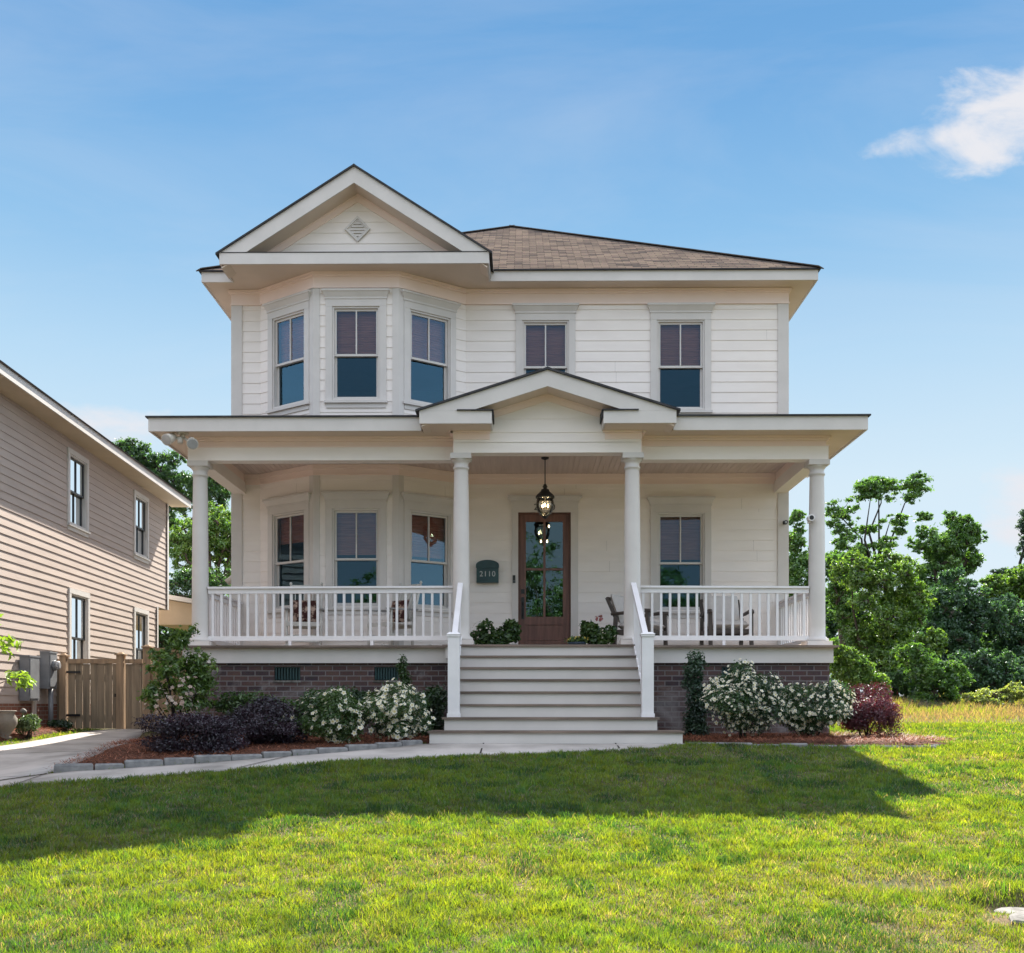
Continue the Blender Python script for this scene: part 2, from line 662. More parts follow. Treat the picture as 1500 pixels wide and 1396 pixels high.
def crown_cap(mb, F, u0, u1, z, ext=.06, h=.15):
    """stepped cornice over an opening; u0..u1 is the casing"""
    mb.fbox(F, u0 - .012, u1 + .012, .002, .05, z, z + .03)
    P = F.p
    a, b = z + .03, z + h - .035
    e1, e2 = .008, ext - .01
    n1, n2 = .046, .095
    mb.hexa([P(u0 - e1, n1, a), P(u1 + e1, n1, a), P(u1 + e1, .002, a), P(u0 - e1, .002, a), P(u0 - e2, n2, b), P(u1 + e2, n2, b), P(u1 + e2, .002, b), P(u0 - e2, .002, b)])
    mb.fbox(F, u0 - ext, u1 + ext, .002, .105, b, z + h)


def window(parent, F, u0, u1, z0, z1, blind=.5, cw=.112, mats=None, cap=True, zm=None, head=.12, grid=True, blindmat=None):
    mt, ms, mg = mats or (M_TRIM, M_TRIM, M_GLASS)
    zm = zm if zm is not None else z0 + (z1 - z0) * .485
    c = MB()
    c.fbox(F, u0, u0 + .028, -.138, .016, z0, z1)
    c.fbox(F, u1 - .028, u1, -.138, .016, z0, z1)
    c.fbox(F, u0 + .028, u1 - .028, -.138, .016, z1 - .028, z1)
    c.fbox(F, u0 + .028, u1 - .028, -.138, .016, z0, z0 + .028)
    w = c.build('window', mt, parent, loc=F.p((u0 + u1) / 2, 0, z0))
    a, b = u0 + .029, u1 - .029
    s = MB()
    t = .036
    zt, zb = z1 - .029, z0 + .029

    def sash(n0, n1, za, zc, mull):
        s.fbox(F, a, a + t, n0, n1, za, zc)
        s.fbox(F, b - t, b, n0, n1, za, zc)
        s.fbox(F, a + t, b - t, n0, n1, zc - t, zc)
        s.fbox(F, a + t, b - t, n0, n1, za, za + t)
        if mull:
            m = (a + b) / 2
            s.fbox(F, m - .011, m + .011, n0 + .006, n1 + .003, za + t, zc - t)
    sash(-.055, -.02, zm - .018, zt, grid)
    sash(-.096, -.061, zb, zm + .018, grid == 2)
    s.build('sash', ms, w)
    p = MB()
    p.quad(F.p(a + t, -.037, zm), F.p(b - t, -.037, zm), F.p(b - t, -.037, zt - t), F.p(a + t, -.037, zt - t))
    p.quad(F.p(a + t, -.078, zb + t), F.p(b - t, -.078, zb + t), F.p(b - t, -.078, zm), F.p(a + t, -.078, zm))
    p.build('pane', mg, w)
    k = MB()
    k.fbox(F, u0 - cw, u0 - .001, .003, .036, z0 - .02, z1)
    k.fbox(F, u1 + .001, u1 + cw, .003, .036, z0 - .02, z1)
    k.fbox(F, u0 - cw, u1 + cw, .003, .038, z1 + .001, z1 + head)
    if cap:
        crown_cap(k, F, u0 - cw, u1 + cw, z1 + head)
    k.build('casing', mt, w)
    l = MB()
    l.fbox(F, u0 - cw - .02, u1 + cw + .02, .003, .065, z0 - .062, z0 - .021)
    l.fbox(F, u0 - cw + .01, u1 + cw - .01, .003, .03, z0 - .14, z0 - .063)
    l.build('sill', mt, w)
    if blind:
        q = MB()
        n = int(34 * blind) + 2
        zlo = zt - (zt - zb) * blind
        for i in range(n):
            za = zlo + (zt - zlo) * i / n
            zc = zlo + (zt - zlo) * (i + .93) / n
            q.quad(F.p(a, -.131, za), F.p(b, -.131, za), F.p(b, -.137, zc), F.p(a, -.137, zc))
            q.quad(F.p(a, -.138, zc), F.p(b, -.138, zc), F.p(b, -.131, zlo + (zt - zlo) * (i + 1) / n), F.p(a, -.131, zlo + (zt - zlo) * (i + 1) / n))
        q.build('blind', blindmat or M_BLIND, w)
    return w


F0 = Frame((0, YW), (1, 0), (0, -1))
bl = math.hypot(BAY[1][0] - BAY[0][0], BAY[1][1] - BAY[0][1])


def facet(p, q):
    d = Vector((q[0] - p[0], q[1] - p[1])).normalized()
    return Frame(p, (d.x, d.y), (d.y, -d.x)), math.hypot(q[0] - p[0], q[1] - p[1])


FA, LA = facet(BAY[0], BAY[1])
FB, LB = facet(BAY[1], BAY[2])
FC, LC = facet(BAY[2], BAY[3])
FL = Frame((XL, YB), (0, -1), (-1, 0))
FR = Frame((XR, YW), (0, 1), (1, 0))
FK = Frame((XR, YB), (-1, 0), (0, 1))
winA, winB, winC = (LA - .99, LA - .2), (.31, 1.10), (.2, .99)
UP = (5.12, 6.67)      # upper windows
UPM = (5.15, 6.70)
LO = (1.67, 3.30)
LOM = (1.67, 3.36)
W1, W2 = (0.0, .81), (2.335, 3.16)
DOOR = (-.07, .842, ZD, 3.369)
Z1a, Z1b, Z2a, Z2b = ZD, 4.2, 4.2, 7.3

inner = MB()


def wallpart(mb, F, u0, u1, z0, z1, ops, sz0, sz1):
    siding(mb, F, u0, u1, sz0, sz1, ops)
    backing(inner, F, u0, u1, z0, z1, ops)


oplow = [(W2[0], W2[1], *LOM), DOOR]
opup = [(W1[0], W1[1], *UPM), (W2[0], W2[1], *UPM)]
for (a, b) in ((XL, BAY[0][0]), (BAY[3][0], XR)):
    front = MB()
    wallpart(front, F0, a, b, Z1a, Z1b, oplow if b > 0 else [], ZD, 4.04)
    front.build('front_wall', M_SIDING, house)
    front = MB()
    wallpart(front, F0, a, b, Z2a, Z2b, opup if b > 0 else [], 4.55, 7.2)
    front.build('front_wall', M_SIDING, house)
bayw, bayu = MB(), MB()
for F, L, w in ((FA, LA, winA), (FB, LB, winB), (FC, LC, winC)):
    wallpart(bayw, F, 0, L, Z1a, Z1b, [(w[0], w[1], *LO)], ZD, 4.04)
    wallpart(bayu, F, 0, L, Z2a, Z2b, [(w[0], w[1], *UP)], 4.55, 7.2)
bayw.build('bay_wall', M_SIDING, house)
bayu.build('bay_wall', M_SIDING, house)
for F, L in ((FL, YB - YW), (FR, YB - YW), (FK, XR - XL)):
    sd = MB()
    siding(sd, F, 0, L, ZD - .1, 7.2)
    sd.build('side_wall' if F is not FK else 'back_wall', M_SIDING, house)
    backing(inner, F, 0, L, ZD - .1, 7.3)
# floors inside
inner.box(XL + .15, XR - .15, YW + .15, YB - .15, .7, .88)
inner.box(XL + .15, XR - .15, YW + .15, YB - .15, 4.1, 4.4)
inner.box(XL + .15, XR - .15, YW + .15, YB - .15, 7.1, 7.22)
inner.box(-1.0, -.85, YW + .15, 24.0, .88, 4.1)
inner.box(1.6, 1.75, YW + .15, 24.0, .88, 4.1)
inner.box(XL + .15, XR - .15, 24.0, 24.15, .88, 7.1)
for zz in (.7, 4.1):
    inner.quad((BAY[0][0], YW + .15, zz + .1), (BAY[3][0], YW + .15, zz + .1), (BAY[2][0], BAY[2][1] + .1, zz + .1), (BAY[1][0], BAY[1][1] + .1, zz + .1))
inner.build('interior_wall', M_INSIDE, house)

for F, w, lo, up in ((FA, winA, LO, UP), (FB, winB, LO, UP), (FC, winC, LO, UP)):
    window(house, F, w[0], w[1], *lo, blind=.46 if F is not FA else .3)
    window(house, F, w[0], w[1], *up, blind=.5)
window(house, F0, *W1, *UPM, blind=.5)
window(house, F0, *W2, *UPM, blind=.5)
window(house, F0, *W2, *LOM, blind=.47)

# corner boards
for za, zb in ((ZD, 3.86), (4.6, 6.98)):
    for p, q, r in ((BAY[0], BAY[1], BAY[2]), (BAY[1], BAY[2], BAY[3])):
        d1 = (Vector(q) - Vector(p)).normalized() * .085
        d2 = (Vector(r) - Vector(q)).normalized() * .10
        if q == BAY[2]:
            d1, d2 = d1.normalized() * .10, d2.normalized() * .085
        cb = MB()
        cb.ribbon([tuple(Vector(q) - d1), q, tuple(Vector(q) + d2)], .002, .028, za, zb)
        cb.build('corner_board', M_TRIM, house)
    for pth in ([(XL, YW + .16), (XL, YW), (XL + .155, YW)], [(XR - .155, YW), (XR, YW), (XR, YW + .16)]):
        cb = MB()
        cb.ribbon(pth, .002, .032, za, zb)
        cb.build('corner_board', M_TRIM, house)

PERIM = [(XL, YB), (XL, YW)] + BAY + [(XR, YW), (XR, YB)]
fz = MB()
fz.ribbon(PERIM, .002, .034, 6.98, 7.16)
fz.ribbon(PERIM, .002, .05, 7.16, 7.235)
fz.ribbon(PERIM, .05, .075, 7.195, 7.235)
fz.ribbon(PERIM, .034, .046, 6.975, 7.0)
fz.build('frieze', M_FRIEZE, house)
fz = MB()
FP = [(XL, YW)] + BAY + [(XR, YW)]
fz.ribbon(FP, .002, .034, 3.86, 4.034)
fz.ribbon(FP, .034, .055, 3.96, 4.034)
fz.ribbon(FP, .034, .046, 3.855, 3.88)
fz.build('porch_frieze', M_FRIEZE, house)

# ---- main roof
ex0, ex1, ey0, ey1 = -5.46, 5.01, 18.11, 30.43
so = MB()
so.box(ex0 + .02, ex1 - .02, ey0 + .02, ey1 - .02, 7.24, 7.27)
so.box(-4.92, -.56, 17.38, 18.13, 7.235, 7.265)
so.build('soffit', M_SOFFIT, house)
for a, b, c in ((ex0, -4.945, ex0), (-.535, ex1, ex1 - .025)):
    fa = MB()
    fa.box(a, b, ey0 - .0, ey0 + .025, 7.225, 7.41)
    fa.box(c, c + .025, ey0 + .026, ey1, 7.225, 7.41)
    fa.build('fascia', M_TRIM, house)
S = .585
zr = 7.415
rx0, rx1, ry0, ry1 = ex0 - .04, ex1 + .04, ey0 - .04, ey1 + .04
hw = (rx1 - rx0) / 2
xm = (rx0 + rx1) / 2
A, B, C, D = (rx0, ry0, zr), (rx1, ry0, zr), (rx1, ry1, zr), (rx0, ry1, zr)
E1, E2 = (xm, ry0 + hw, zr + S * hw), (xm, ry1 - hw, zr + S * hw)
sl = math.sqrt(1 + S * S)
rf = MB()
rf.quad(A, B, E1, uv=[(rx0, 0), (rx1, 0), (xm, hw * sl)])
rf.quad(B, C, E2, E1, uv=[(ry0, 0), (ry1, 0), (ry1 - hw, hw * sl), (ry0 + hw, hw * sl)])
rf.quad(C, D, E2, uv=[(rx1, 0), (rx0, 0), (xm, hw * sl)])
rf.quad(D, A, E1, E2, uv=[(ry1, 0), (ry0, 0), (ry0 + hw, hw * sl), (ry1 - hw, hw * sl)])
roof = rf.build('roof', M_SHINGLE, house)
re = MB()
t = .02
for p, q in ((A, B), (B, C), (C, D), (D, A)):
    re.quad((p[0], p[1], p[2] - t), (q[0], q[1], q[2] - t), (q[0], q[1], q[2] - .001), (p[0], p[1], p[2] - .001))
re.quad(*[(p[0], p[1], p[2] - t) for p in (A, D, C, B)])
re.build('roof_edge', M_DARKEDGE, roof)
re = MB()
# hip and ridge caps
for p, q in ((A, E1), (B, E1), (C, E2), (D, E2), (E1, E2)):
    re.bar(Vector(p) + Vector((0, 0, .006)), Vector(q) + Vector((0, 0, .006)), .17, .016)
re.build('ridge_cap', M_CAP, roof)


def gable_roof(parent, xl, xr, ze, zp, y0, y1, name='gable_roof'):
    xm = (xl + xr) / 2
    s = (zp - ze) / (xm - xl)
    L = math.hypot(xm - xl, zp - ze)
    m = MB()
    e = .035
    pl, pr, pt = (xl - e, ze - e * s), (xr + e, ze - e * s), (xm, zp)
    m.quad((pl[0], y0, pl[1]), (xm, y0, zp), (xm, y1, zp), (pl[0], y1, pl[1]), uv=[(y0, 0), (y0, L), (y1, L), (y1, 0)])
    m.quad((xm, y0, zp), (pr[0], y0, pr[1]), (pr[0], y1, pr[1]), (xm, y1, zp), uv=[(y0, L), (y0, 0), (y1, 0), (y1, L)])
    o = m.build(name, M_SHINGLE, parent)
    k = MB()
    th = .03
    k.prism([(pl[0], pl[1] - th), (xm, zp - th), (xm, zp - .001), (pl[0], pl[1] - .001)][::1], y0, y1)
    k.prism([(xm, zp - th), (pr[0], pr[1] - th), (pr[0], pr[1] - .001), (xm, zp - .001)], y0, y1)
    k.prism([(xm - .09, zp - .09 * s + .002), (xm, zp + .004), (xm + .09, zp - .09 * s + .002), (xm, zp + .012)], y0 + .015, y1)
    k.build('roof_edge', M_DARKEDGE, o)
    return s, xm


# ---- front gable over the bay
gx0, gx1, gze, gzp = -4.94, -.54, 7.40, 8.825
s, gxm = gable_roof(house, gx0 - .02, gx1 + .02, gze + .01, gzp, 17.315, 20.7)
rk = MB()
v = .262
xin = gxm - (gzp - .03 - v - 7.402) / s
for sg in (-1, 1):
    h = (gxm - gx0)
    poly = [(gxm + sg * h, 7.402), (gxm, gzp - .03), (gxm, gzp - .03 - v), (gxm + sg * (gxm - xin), 7.402)]
    if sg > 0:
        poly = poly[::-1]
    rk.prism(poly, 17.35, 17.378)
rk.box(gx0, gx1, 17.352, 17.378, 7.215, 7.40)
rk.box(gx0, gx0 + .028, 17.379, 18.12, 7.215, 7.40)
rk.box(gx1 - .028, gx1, 17.379, 18.12, 7.215, 7.40)
rk.build('rake_board', M_TRIM, house)
sf = MB()
zi = gzp - .03 - v + .004
xi2 = gxm - gx0 - .03
for sg in (-1, 1):
    sf.hexa([(gxm + sg * xi2, 17.379, zi - s * xi2), (gxm, 17.379, zi), (gxm, 17.8, zi), (gxm + sg * xi2, 17.8, zi - s * xi2),
             (gxm + sg * xi2, 17.379, zi - s * xi2 + .02), (gxm, 17.379, zi + .02), (gxm, 17.8, zi + .02), (gxm + sg * xi2, 17.8, zi - s * xi2 + .02)])
sf.build('rake_soffit', M_SOFFIT, house)
pt = MB()
pt.hexa([(gx0 + .03, 17.345, 7.395), (gx1 - .03, 17.345, 7.395), (gx1 - .03, 17.8, 7.42), (gx0 + .03, 17.8, 7.42),
         (gx0 + .03, 17.345, 7.408), (gx1 - .03, 17.345, 7.408), (gx1 - .03, 17.8, 7.45), (gx0 + .03, 17.8, 7.45)])
pt.build('pent_strip', M_DARKEDGE, house)
ty = MB()
FT = Frame((0, 17.78), (1, 0), (0, -1))
za = 8.42
siding(ty, FT, 0, 0, 7.40, za - .005, urange=lambda z: (gxm - (za - z) / s, gxm + (za - z) / s), zbase=7.36)
ty.prism([(gxm - 2.0, 7.3), (gxm + 2.0, 7.3), (gxm, 8.6)], 17.783, 17.80)
ty.build('gable_wall', M_SIDING, house)
tr = MB()
for (zo, zi_, n1) in ((8.585, 8.52, .05), (8.521, 8.41, .032)):
    for sg in (-1, 1):
        poly = [(gxm + sg * (zo - 7.38) / s, 7.38), (gxm, zo), (gxm, zi_), (gxm + sg * (zi_ - 7.38) / s, 7.38)]
        if sg > 0:
            poly = poly[::-1]
        tr.prism(poly, 17.78 - n1, 17.779)
tr.build('gable_trim', M_FRIEZE, house)
dv = MB()
dc = (-2.743, 7.957)
dd = .215
for (r0, r1, y) in ((dd, dd * .8, 17.735), (dd * .8, dd * .66, 17.75)):
    for k in range(4):
        a0, a1 = k * math.pi / 2, (k + 1) * math.pi / 2
        c = lambda r, a, yy: (dc[0] + r * math.sin(a), yy, dc[1] + r * math.cos(a))
        dv.hexa([c(r1, a0, y), c(r1, a1, y), c(r0, a1, y), c(r0, a0, y), c(r1, a0, 17.765), c(r1, a1, 17.765), c(r0, a1, 17.765), c(r0, a0, 17.765)])
for k in range(-2, 3):
    zc = dc[1] + k * .05
    w = dd * .68 - abs(k * .05)
    dv.hexa([(dc[0] - w, 17.748, zc - .02), (dc[0] + w, 17.748, zc - .02), (dc[0] + w, 17.762, zc - .02), (dc[0] - w, 17.762, zc - .02),
             (dc[0] - w, 17.760, zc + .02), (dc[0] + w, 17.760, zc + .02), (dc[0] + w, 17.764, zc + .02), (dc[0] - w, 17.764, zc + .02)])
dv.build('diamond_vent', M_TRIM, house)

# ---- porch roof
YG0 = 15.7
px0, px1, py0 = -5.475, 5.03, 15.57
pz = 4.25
gx0p, gx1p = -1.475, 2.204
for a, b, c in ((px0, gx0p - .001, px0), (gx1p + .001, px1, px1 - .025)):
    fp = MB()
    fp.box(a, b, py0, py0 + .025, 4.03, 4.235)
    fp.box(c, c + .025, py0 + .026, YW + .3, 4.03, 4.235)
    fp.build('porch_fascia', M_TRIM, house)
sp = MB()
sp.box(px0 + .024, gx0p, py0 + .024, YW + .3, 4.05, 4.07)
sp.box(gx0p + .0005, gx1p - .0005, YG0 + .035, YW + .3, 4.05, 4.07)
sp.box(gx1p, px1 - .024, py0 + .024, YW + .3, 4.05, 4.07)
sp.build('porch_soffit', M_SOFFIT, house)
pr = MB()
sl2 = .2
q0, q1, qy = px0 - .035, px1 + .035, py0 - .035
dep = YW + .06 - qy
zt = pz + sl2 * dep
L2 = dep * math.sqrt(1 + sl2 * sl2)
ga, gb, gy = gx0p - .01, gx1p + .01, 15.74
gzz = pz + sl2 * (gy - qy)
Yw = qy + dep
for pts in ([(q0, qy), (ga, qy), (ga, Yw), (q0 + dep, Yw)], [(ga, gy), (gb, gy), (gb, Yw), (ga, Yw)], [(gb, qy), (q1, qy), (q1 - dep, Yw), (gb, Yw)]):
    pr.quad(*[(x, y, pz + sl2 * (y - qy)) for x, y in pts], uv=[(x, (y - qy) * 1.02) for x, y in pts])
pr.quad((q0, YW + .3, pz), (q0, qy, pz), (q0 + dep, qy + dep, zt), (q0 + dep, YW + .3, zt), uv=[(YW, 0), (qy, 0), (qy + dep, L2), (YW + .3, L2)])
pr.quad((q1, qy, pz), (q1, YW + .3, pz), (q1 - dep, YW + .3, zt), (q1 - dep, qy + dep, zt), uv=[(qy, 0), (YW, 0), (YW + .3, L2), (qy + dep, L2)])
proof = pr.build('porch_roof', M_SHINGLE, house)
for sg, c0, c1, cc in ((-1, q0, ga, q0), (1, gb, q1, q1)):
    pe = MB()
    e_ = cc - sg * .07
    pe.quad((c0, qy, pz - .022), (c1, qy, pz - .022), (c1, qy, pz - .001), (c0, qy, pz - .001))
    pe.quad((cc, qy, pz - .022), (cc, YW + .3, pz - .022), (cc, YW + .3, pz - .001), (cc, qy, pz - .001))
    pe.quad((c0, qy, pz - .022), (c0, py0 + .03, pz - .022), (c1, py0 + .03, pz - .022), (c1, qy, pz - .022))
    pe.quad((min(cc, e_), qy + .06, pz - .0225), (min(cc, e_), YW + .3, pz - .0225), (max(cc, e_), YW + .3, pz - .0225), (max(cc, e_), qy + .06, pz - .0225))
    pe.quad((cc, YW + .3, pz - .02), (cc - sg * dep, YW + .3, pz - .02), (cc - sg * dep, YW + .3, zt))
    pe.build('roof_edge', M_DARKEDGE, proof)

# porch ceiling boards
ce = MB()
x = XL + .2
while x < XR - .2:
    ce.box(x, x + .078, YP + .2, YW - .04, 4.036, 4.049)
    ce.box(x + .078, x + .0862, YP + .2, YW - .04, 4.0445, 4.0492)
    x += .0862
ce.build('porch_ceiling', M_CEIL, house)

# beams (architrave + frieze)
BX0, BX1 = -1.008, 1.745
for path in ([(XL, YW), (XL, YP), (BX0 - .001, YP)], [(BX1 + .001, YP), (XR, YP), (XR, YW)]):
    bm = MB()
    bf = MB()
    bm.ribbon(path, -.22, 0, 3.70, 3.895)
    bf.ribbon(path, -.2, -.025, 3.896, 4.052)
    bf.ribbon(path, -.025, .03, 4.018, 4.05)
    bf.ribbon(path, -.024, .012, 3.896, 3.912)
    bf.ribbon(path, -.024, .005, 3.985, 4.017)
    bm.build('porch_beam', M_SIDING, house)
    bf.build('porch_beam_frieze', M_FRIEZE, house)

# ---- portico
YG = 15.7
pb = MB()
pb.box(BX0, BX1, YG, YG + .22, 3.737, 3.888)
for a, b in ((BX0, BX0 + .22), (BX1 - .22, BX1)):
    pb.box(a, b, YG + .221, YP + .22, 3.737, 4.05)
pb.build('portico_beam', M_SIDING, house)
ps, pxm = gable_roof(house, gx0p - .02, gx1p + .02, 4.262, 4.85, 15.235, YW + .02, 'portico_roof')
PF = 15.27
pk = MB()
vz = .232
ztop = 4.85 - .032
zr0 = 4.252
zsplit = 4.235
xin = (ztop - vz - zsplit) / ps
for sg in (-1, 1):
    h = pxm - gx0p
    poly = [(pxm + sg * h, zsplit), (pxm + sg * h, ztop - ps * h), (pxm, ztop), (pxm, ztop - vz), (pxm + sg * xin, zsplit)]
    if sg > 0:
        poly = poly[::-1]
    pk.prism(poly, PF, PF + .028)
    # boxed return
    a, b = sorted((pxm + sg * h, pxm + sg * .80))
    pk.box(a, b, PF + .001, PF + .027, 4.055, zsplit - .001)
    if sg < 0:
        pk.box(b - .026, b, PF + .028, YG - .02, 4.055, zsplit - .001)
        pk.box(a, a + .026, PF + .028, YP - .4, 4.055, zsplit - .001)
    else:
        pk.box(a, a + .026, PF + .028, YG - .02, 4.055, zsplit - .001)
        pk.box(b - .026, b, PF + .028, YP - .4, 4.055, zsplit - .001)
pk.build('portico_rake_board', M_TRIM, house)
po = MB()
for sg in (-1, 1):
    pd = MB()
    a, b = sorted((pxm + sg * (pxm - gx0p - .03), pxm + sg * .83))
    po.box(a, b, PF + .028, YG0 + .034, 4.0505, 4.065)
    a2, b2 = sorted((pxm + sg * 1.30, pxm + sg * .775))
    # small dark-capped roof on the return
    pd.hexa([(a2, PF - .03, 4.236), (b2, PF - .03, 4.236), (b2, YG - .003, 4.262), (a2, YG - .003, 4.262),
             (a2, PF - .03, 4.25), (b2, PF - .03, 4.25), (b2, YG - .003, 4.28), (a2, YG - .003, 4.28)])
    c0, c1 = sorted((pxm + sg * .775, pxm + sg * .79))
    pd.hexa([(c0, PF + .03, 4.15), (c1, PF + .03, 4.15), (c1, YG - .003, 4.15), (c0, YG - .003, 4.15),
             (c0, PF + .03, 4.24), (c1, PF + .03, 4.24), (c1, YG - .003, 4.265), (c0, YG - .003, 4.265)])
    pd.build('return_cap', M_DARKEDGE, house)
    zi = ztop - vz + .004
    xi2 = pxm - gx0p - .03
    po.hexa([(pxm + sg * xi2, PF + .029, zi - ps * xi2), (pxm, PF + .029, zi), (pxm, YG + .03, zi), (pxm + sg * xi2, YG + .03, zi - ps * xi2),
             (pxm + sg * xi2, PF + .029, zi - ps * xi2 + .02), (pxm, PF + .029, zi + .02), (pxm, YG + .03, zi + .02), (pxm + sg * xi2, YG + .03, zi - ps * xi2 + .02)])
po.build('portico_soffit', M_SOFFIT, house)
pt = MB()
FP2 = Frame((0, YG), (1, 0), (0, -1))
zap = 4.50
siding(pt, FP2, 0, 0, 3.889, zap - .004, urange=lambda z: (max(BX0, pxm - (zap - z) / ps), min(BX1, pxm + (zap - z) / ps)), zbase=3.889 - .06, pitch=.2)
pt.prism([(BX0 + .005, 3.889), (BX1 - .005, 3.889), (BX1 - .005, 4.1), (pxm + .9, 4.3), (pxm, 4.6), (pxm - .9, 4.3), (BX0 + .005, 4.1)], YG + .004, YG + .03)
pt.build('portico_gable_wall', M_SIDING, house)
tm = MB()
for (zo, zi_, n1) in ((4.60, 4.565, .05), (4.566, 4.49, .03)):
    for sg in (-1, 1):
        xe = 1.1
        poly = [(pxm + sg * xe, zo - ps * xe), (pxm, zo), (pxm, zi_), (pxm + sg * xe, zi_ - ps * xe)]
        if sg > 0:
            poly = poly[::-1]
        tm.prism(poly, YG - n1, YG - .001)
for sg in (-1, 1):
    a, b = (BX0 - .012, BX0 + .53) if sg < 0 else (BX1 - .53, BX1 + .012)
    tm.box(a, b, YG - .022, YG - .001, 3.93, 4.059)
    tm.box(a - .03, b + .012, YG - .05, YG - .0221, 4.02, 4.058)
    s0, s1 = (BX0 - .012, BX0 - .001) if sg < 0 else (BX1 + .001, BX1 + .012)
    tm.box(s0, s1, YG, YP - .04, 3.74, 4.049)
    w0, w1 = (BX0 - .06, BX0 - .0121) if sg < 0 else (BX1 + .0121, BX1 + .06)
    tm.box(w0, w1, YG - .05, YP - .04, 4.02, 4.049)
tm.build('portico_trim', M_FRIEZE, house)

# ---- columns


def column(x, y, z0, z1):
    m = MB()
    m.box(x - .185, x + .185, y - .185, y + .185, z0, z0 + .075)
    H = z1 - z0
    m.lathe([(.17, .076), (.178, .095), (.17, .118), (.148, .125), (.142, .14), (.126, .155), (.125, .3), (.1225, H * .4), (.114, H * .75), (.106, H - .26),
             (.106, H - .22), (.118, H - .215), (.12, H - .2), (.118, H - .185), (.106, H - .18), (.106, H - .13), (.112, H - .125), (.13, H - .1), (.15, H - .078)], (x, y, z0), 32)
    m.box(x - .155, x + .155, y - .155, y + .155, z1 - .078, z1 - .001)
    return m.build('column', M_TRIM, house, loc=(x, y, z0))


for cx, cy, z1 in ((-4.885, 16.145, 3.70), (4.445, 16.145, 3.70), (-.907, 15.845, 3.737), (1.631, 15.845, 3.737)):
    column(cx, cy, ZD + .001, z1)

# ---- deck, skirt, foundation
dk = MB()
dk.box(-5.06, 4.61, 15.72, YW - .001, ZD - .034, ZD)
dk.box(-1.14, 1.88, 15.50, 15.7195, ZD - .034, ZD - .001)
dk.build('porch_deck', M_DECK, house)
ns = MB()
ns.box(-5.10, -1.141, 15.69, 15.7195, ZD - .036, ZD - .002)
ns.box(1.881, 4.65, 15.69, 15.7195, ZD - .036, ZD - .002)
ns.box(-1.16, 1.90, 15.47, 15.4995, ZD - .036, ZD - .003)
ns.box(-5.10, -5.061, 15.72, YW, ZD - .036, ZD - .002)
ns.box(4.611, 4.65, 15.72, YW, ZD - .036, ZD - .002)
ns.build('deck_nosing', M_NOSE, house)
sk = MB()
sk.ribbon([(-5.04, YW), (-5.04, 15.78), (4.59, 15.78), (4.59, YW)], -.03, 0, .645, ZD - .0365)
sk.box(-1.12, 1.86, 15.52, 15.749, .70, ZD - .0345)
sk.build('skirt_board', M_TRIM, house)
fd = MB()
fops = [(-3.69, -3.30, .39, .59), (-2.2, -1.84, .39, .59), (2.955, 3.39, .43, .59)]
FF = Frame((0, 15.84), (1, 0), (0, -1))
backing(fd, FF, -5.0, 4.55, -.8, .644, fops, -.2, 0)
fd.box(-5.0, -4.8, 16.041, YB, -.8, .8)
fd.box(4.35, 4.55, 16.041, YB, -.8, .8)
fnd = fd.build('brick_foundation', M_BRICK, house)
for (a, b, c, d) in fops:
    v = MB()
    v.fbox(FF, a + .001, b - .001, -.15, -.13, c + .001, d - .001)
    n = 9
    for k in range(n):
        u = a + (b - a) * (k + .5) / n
        v.fbox(FF, u - .011, u + .011, -.06, -.03, c + .012, d - .012)
    v.fbox(FF, a + .001, b - .001, -.06, -.02, d - .012, d - .001)
    vv = v.build('foundation_vent', M_GREENMETAL, house)
    l = MB()
    l.fbox(FF, a - .01, b + .01, -.05, .012, c - .03, c - .001)
    l.build('vent_sill', M_SLAB, vv)

# ---- front door
d = MB()
dx0, dx1, dz0, dz1 = DOOR
a, b = dx0 + .02, dx1 - .02
zt = dz1 - .02
st = .115
d.fbox(F0, a, a + st, -.09, -.045, dz0 + .03, zt)
d.fbox(F0, b - st, b, -.09, -.045, dz0 + .03, zt)
d.fbox(F0, a + st, b - st, -.09, -.045, zt - .13, zt)
d.fbox(F0, a + st, b - st, -.09, -.045, dz0 + .03, dz0 + .19)
d.fbox(F0, a + st, b - st, -.09, -.045, dz0 + .52, dz0 + .66)
d.fbox(F0, a + st, b - st, -.085, -.065, dz0 + .191, dz0 + .519)
d.fbox(F0, a + st + .06, b - st - .06, -.064, -.052, dz0 + .25, dz0 + .46)
gm = (dz0 + .66 + zt - .13) / 2
d.fbox(F0, (a + b) / 2 - .02, (a + b) / 2 + .02, -.082, -.05, dz0 + .661, zt - .131)
d.fbox(F0, a + st, b - st, -.0815, -.0505, gm - .02, gm + .02)
door = d.build('front_door', M_DOOR, house, loc=(a, YW, dz0))
p = MB()
p.quad(F0.p(a + st, -.067, dz0 + .66), F0.p(b - st, -.067, dz0 + .66), F0.p(b - st, -.067, zt - .13), F0.p(a + st, -.067, zt - .13))
p.build('door_glass', M_DOORGLASS, door)
h = MB()
h.fbox(F0, a + .035, a + .085, -.044, -.03, dz0 + .62, dz0 + 1.0)
h.tube([F0.p(a + .06, -.03, dz0 + .66), F0.p(a + .06, .02, dz0 + .68), F0.p(a + .06, .03, dz0 + .78), F0.p(a + .06, .02, dz0 + .88), F0.p(a + .06, -.03, dz0 + .9)], .011, 8)
h.fbox(F0, a + .032, a + .092, -.044, -.028, dz0 + 1.06, dz0 + 1.14)
h.build('door_handle', M_BLACK, door)
j = MB()
j.fbox(F0, dx0, a - .003, -.138, .014, dz0, dz1)
j.fbox(F0, b + .003, dx1, -.138, .014, dz0, dz1)
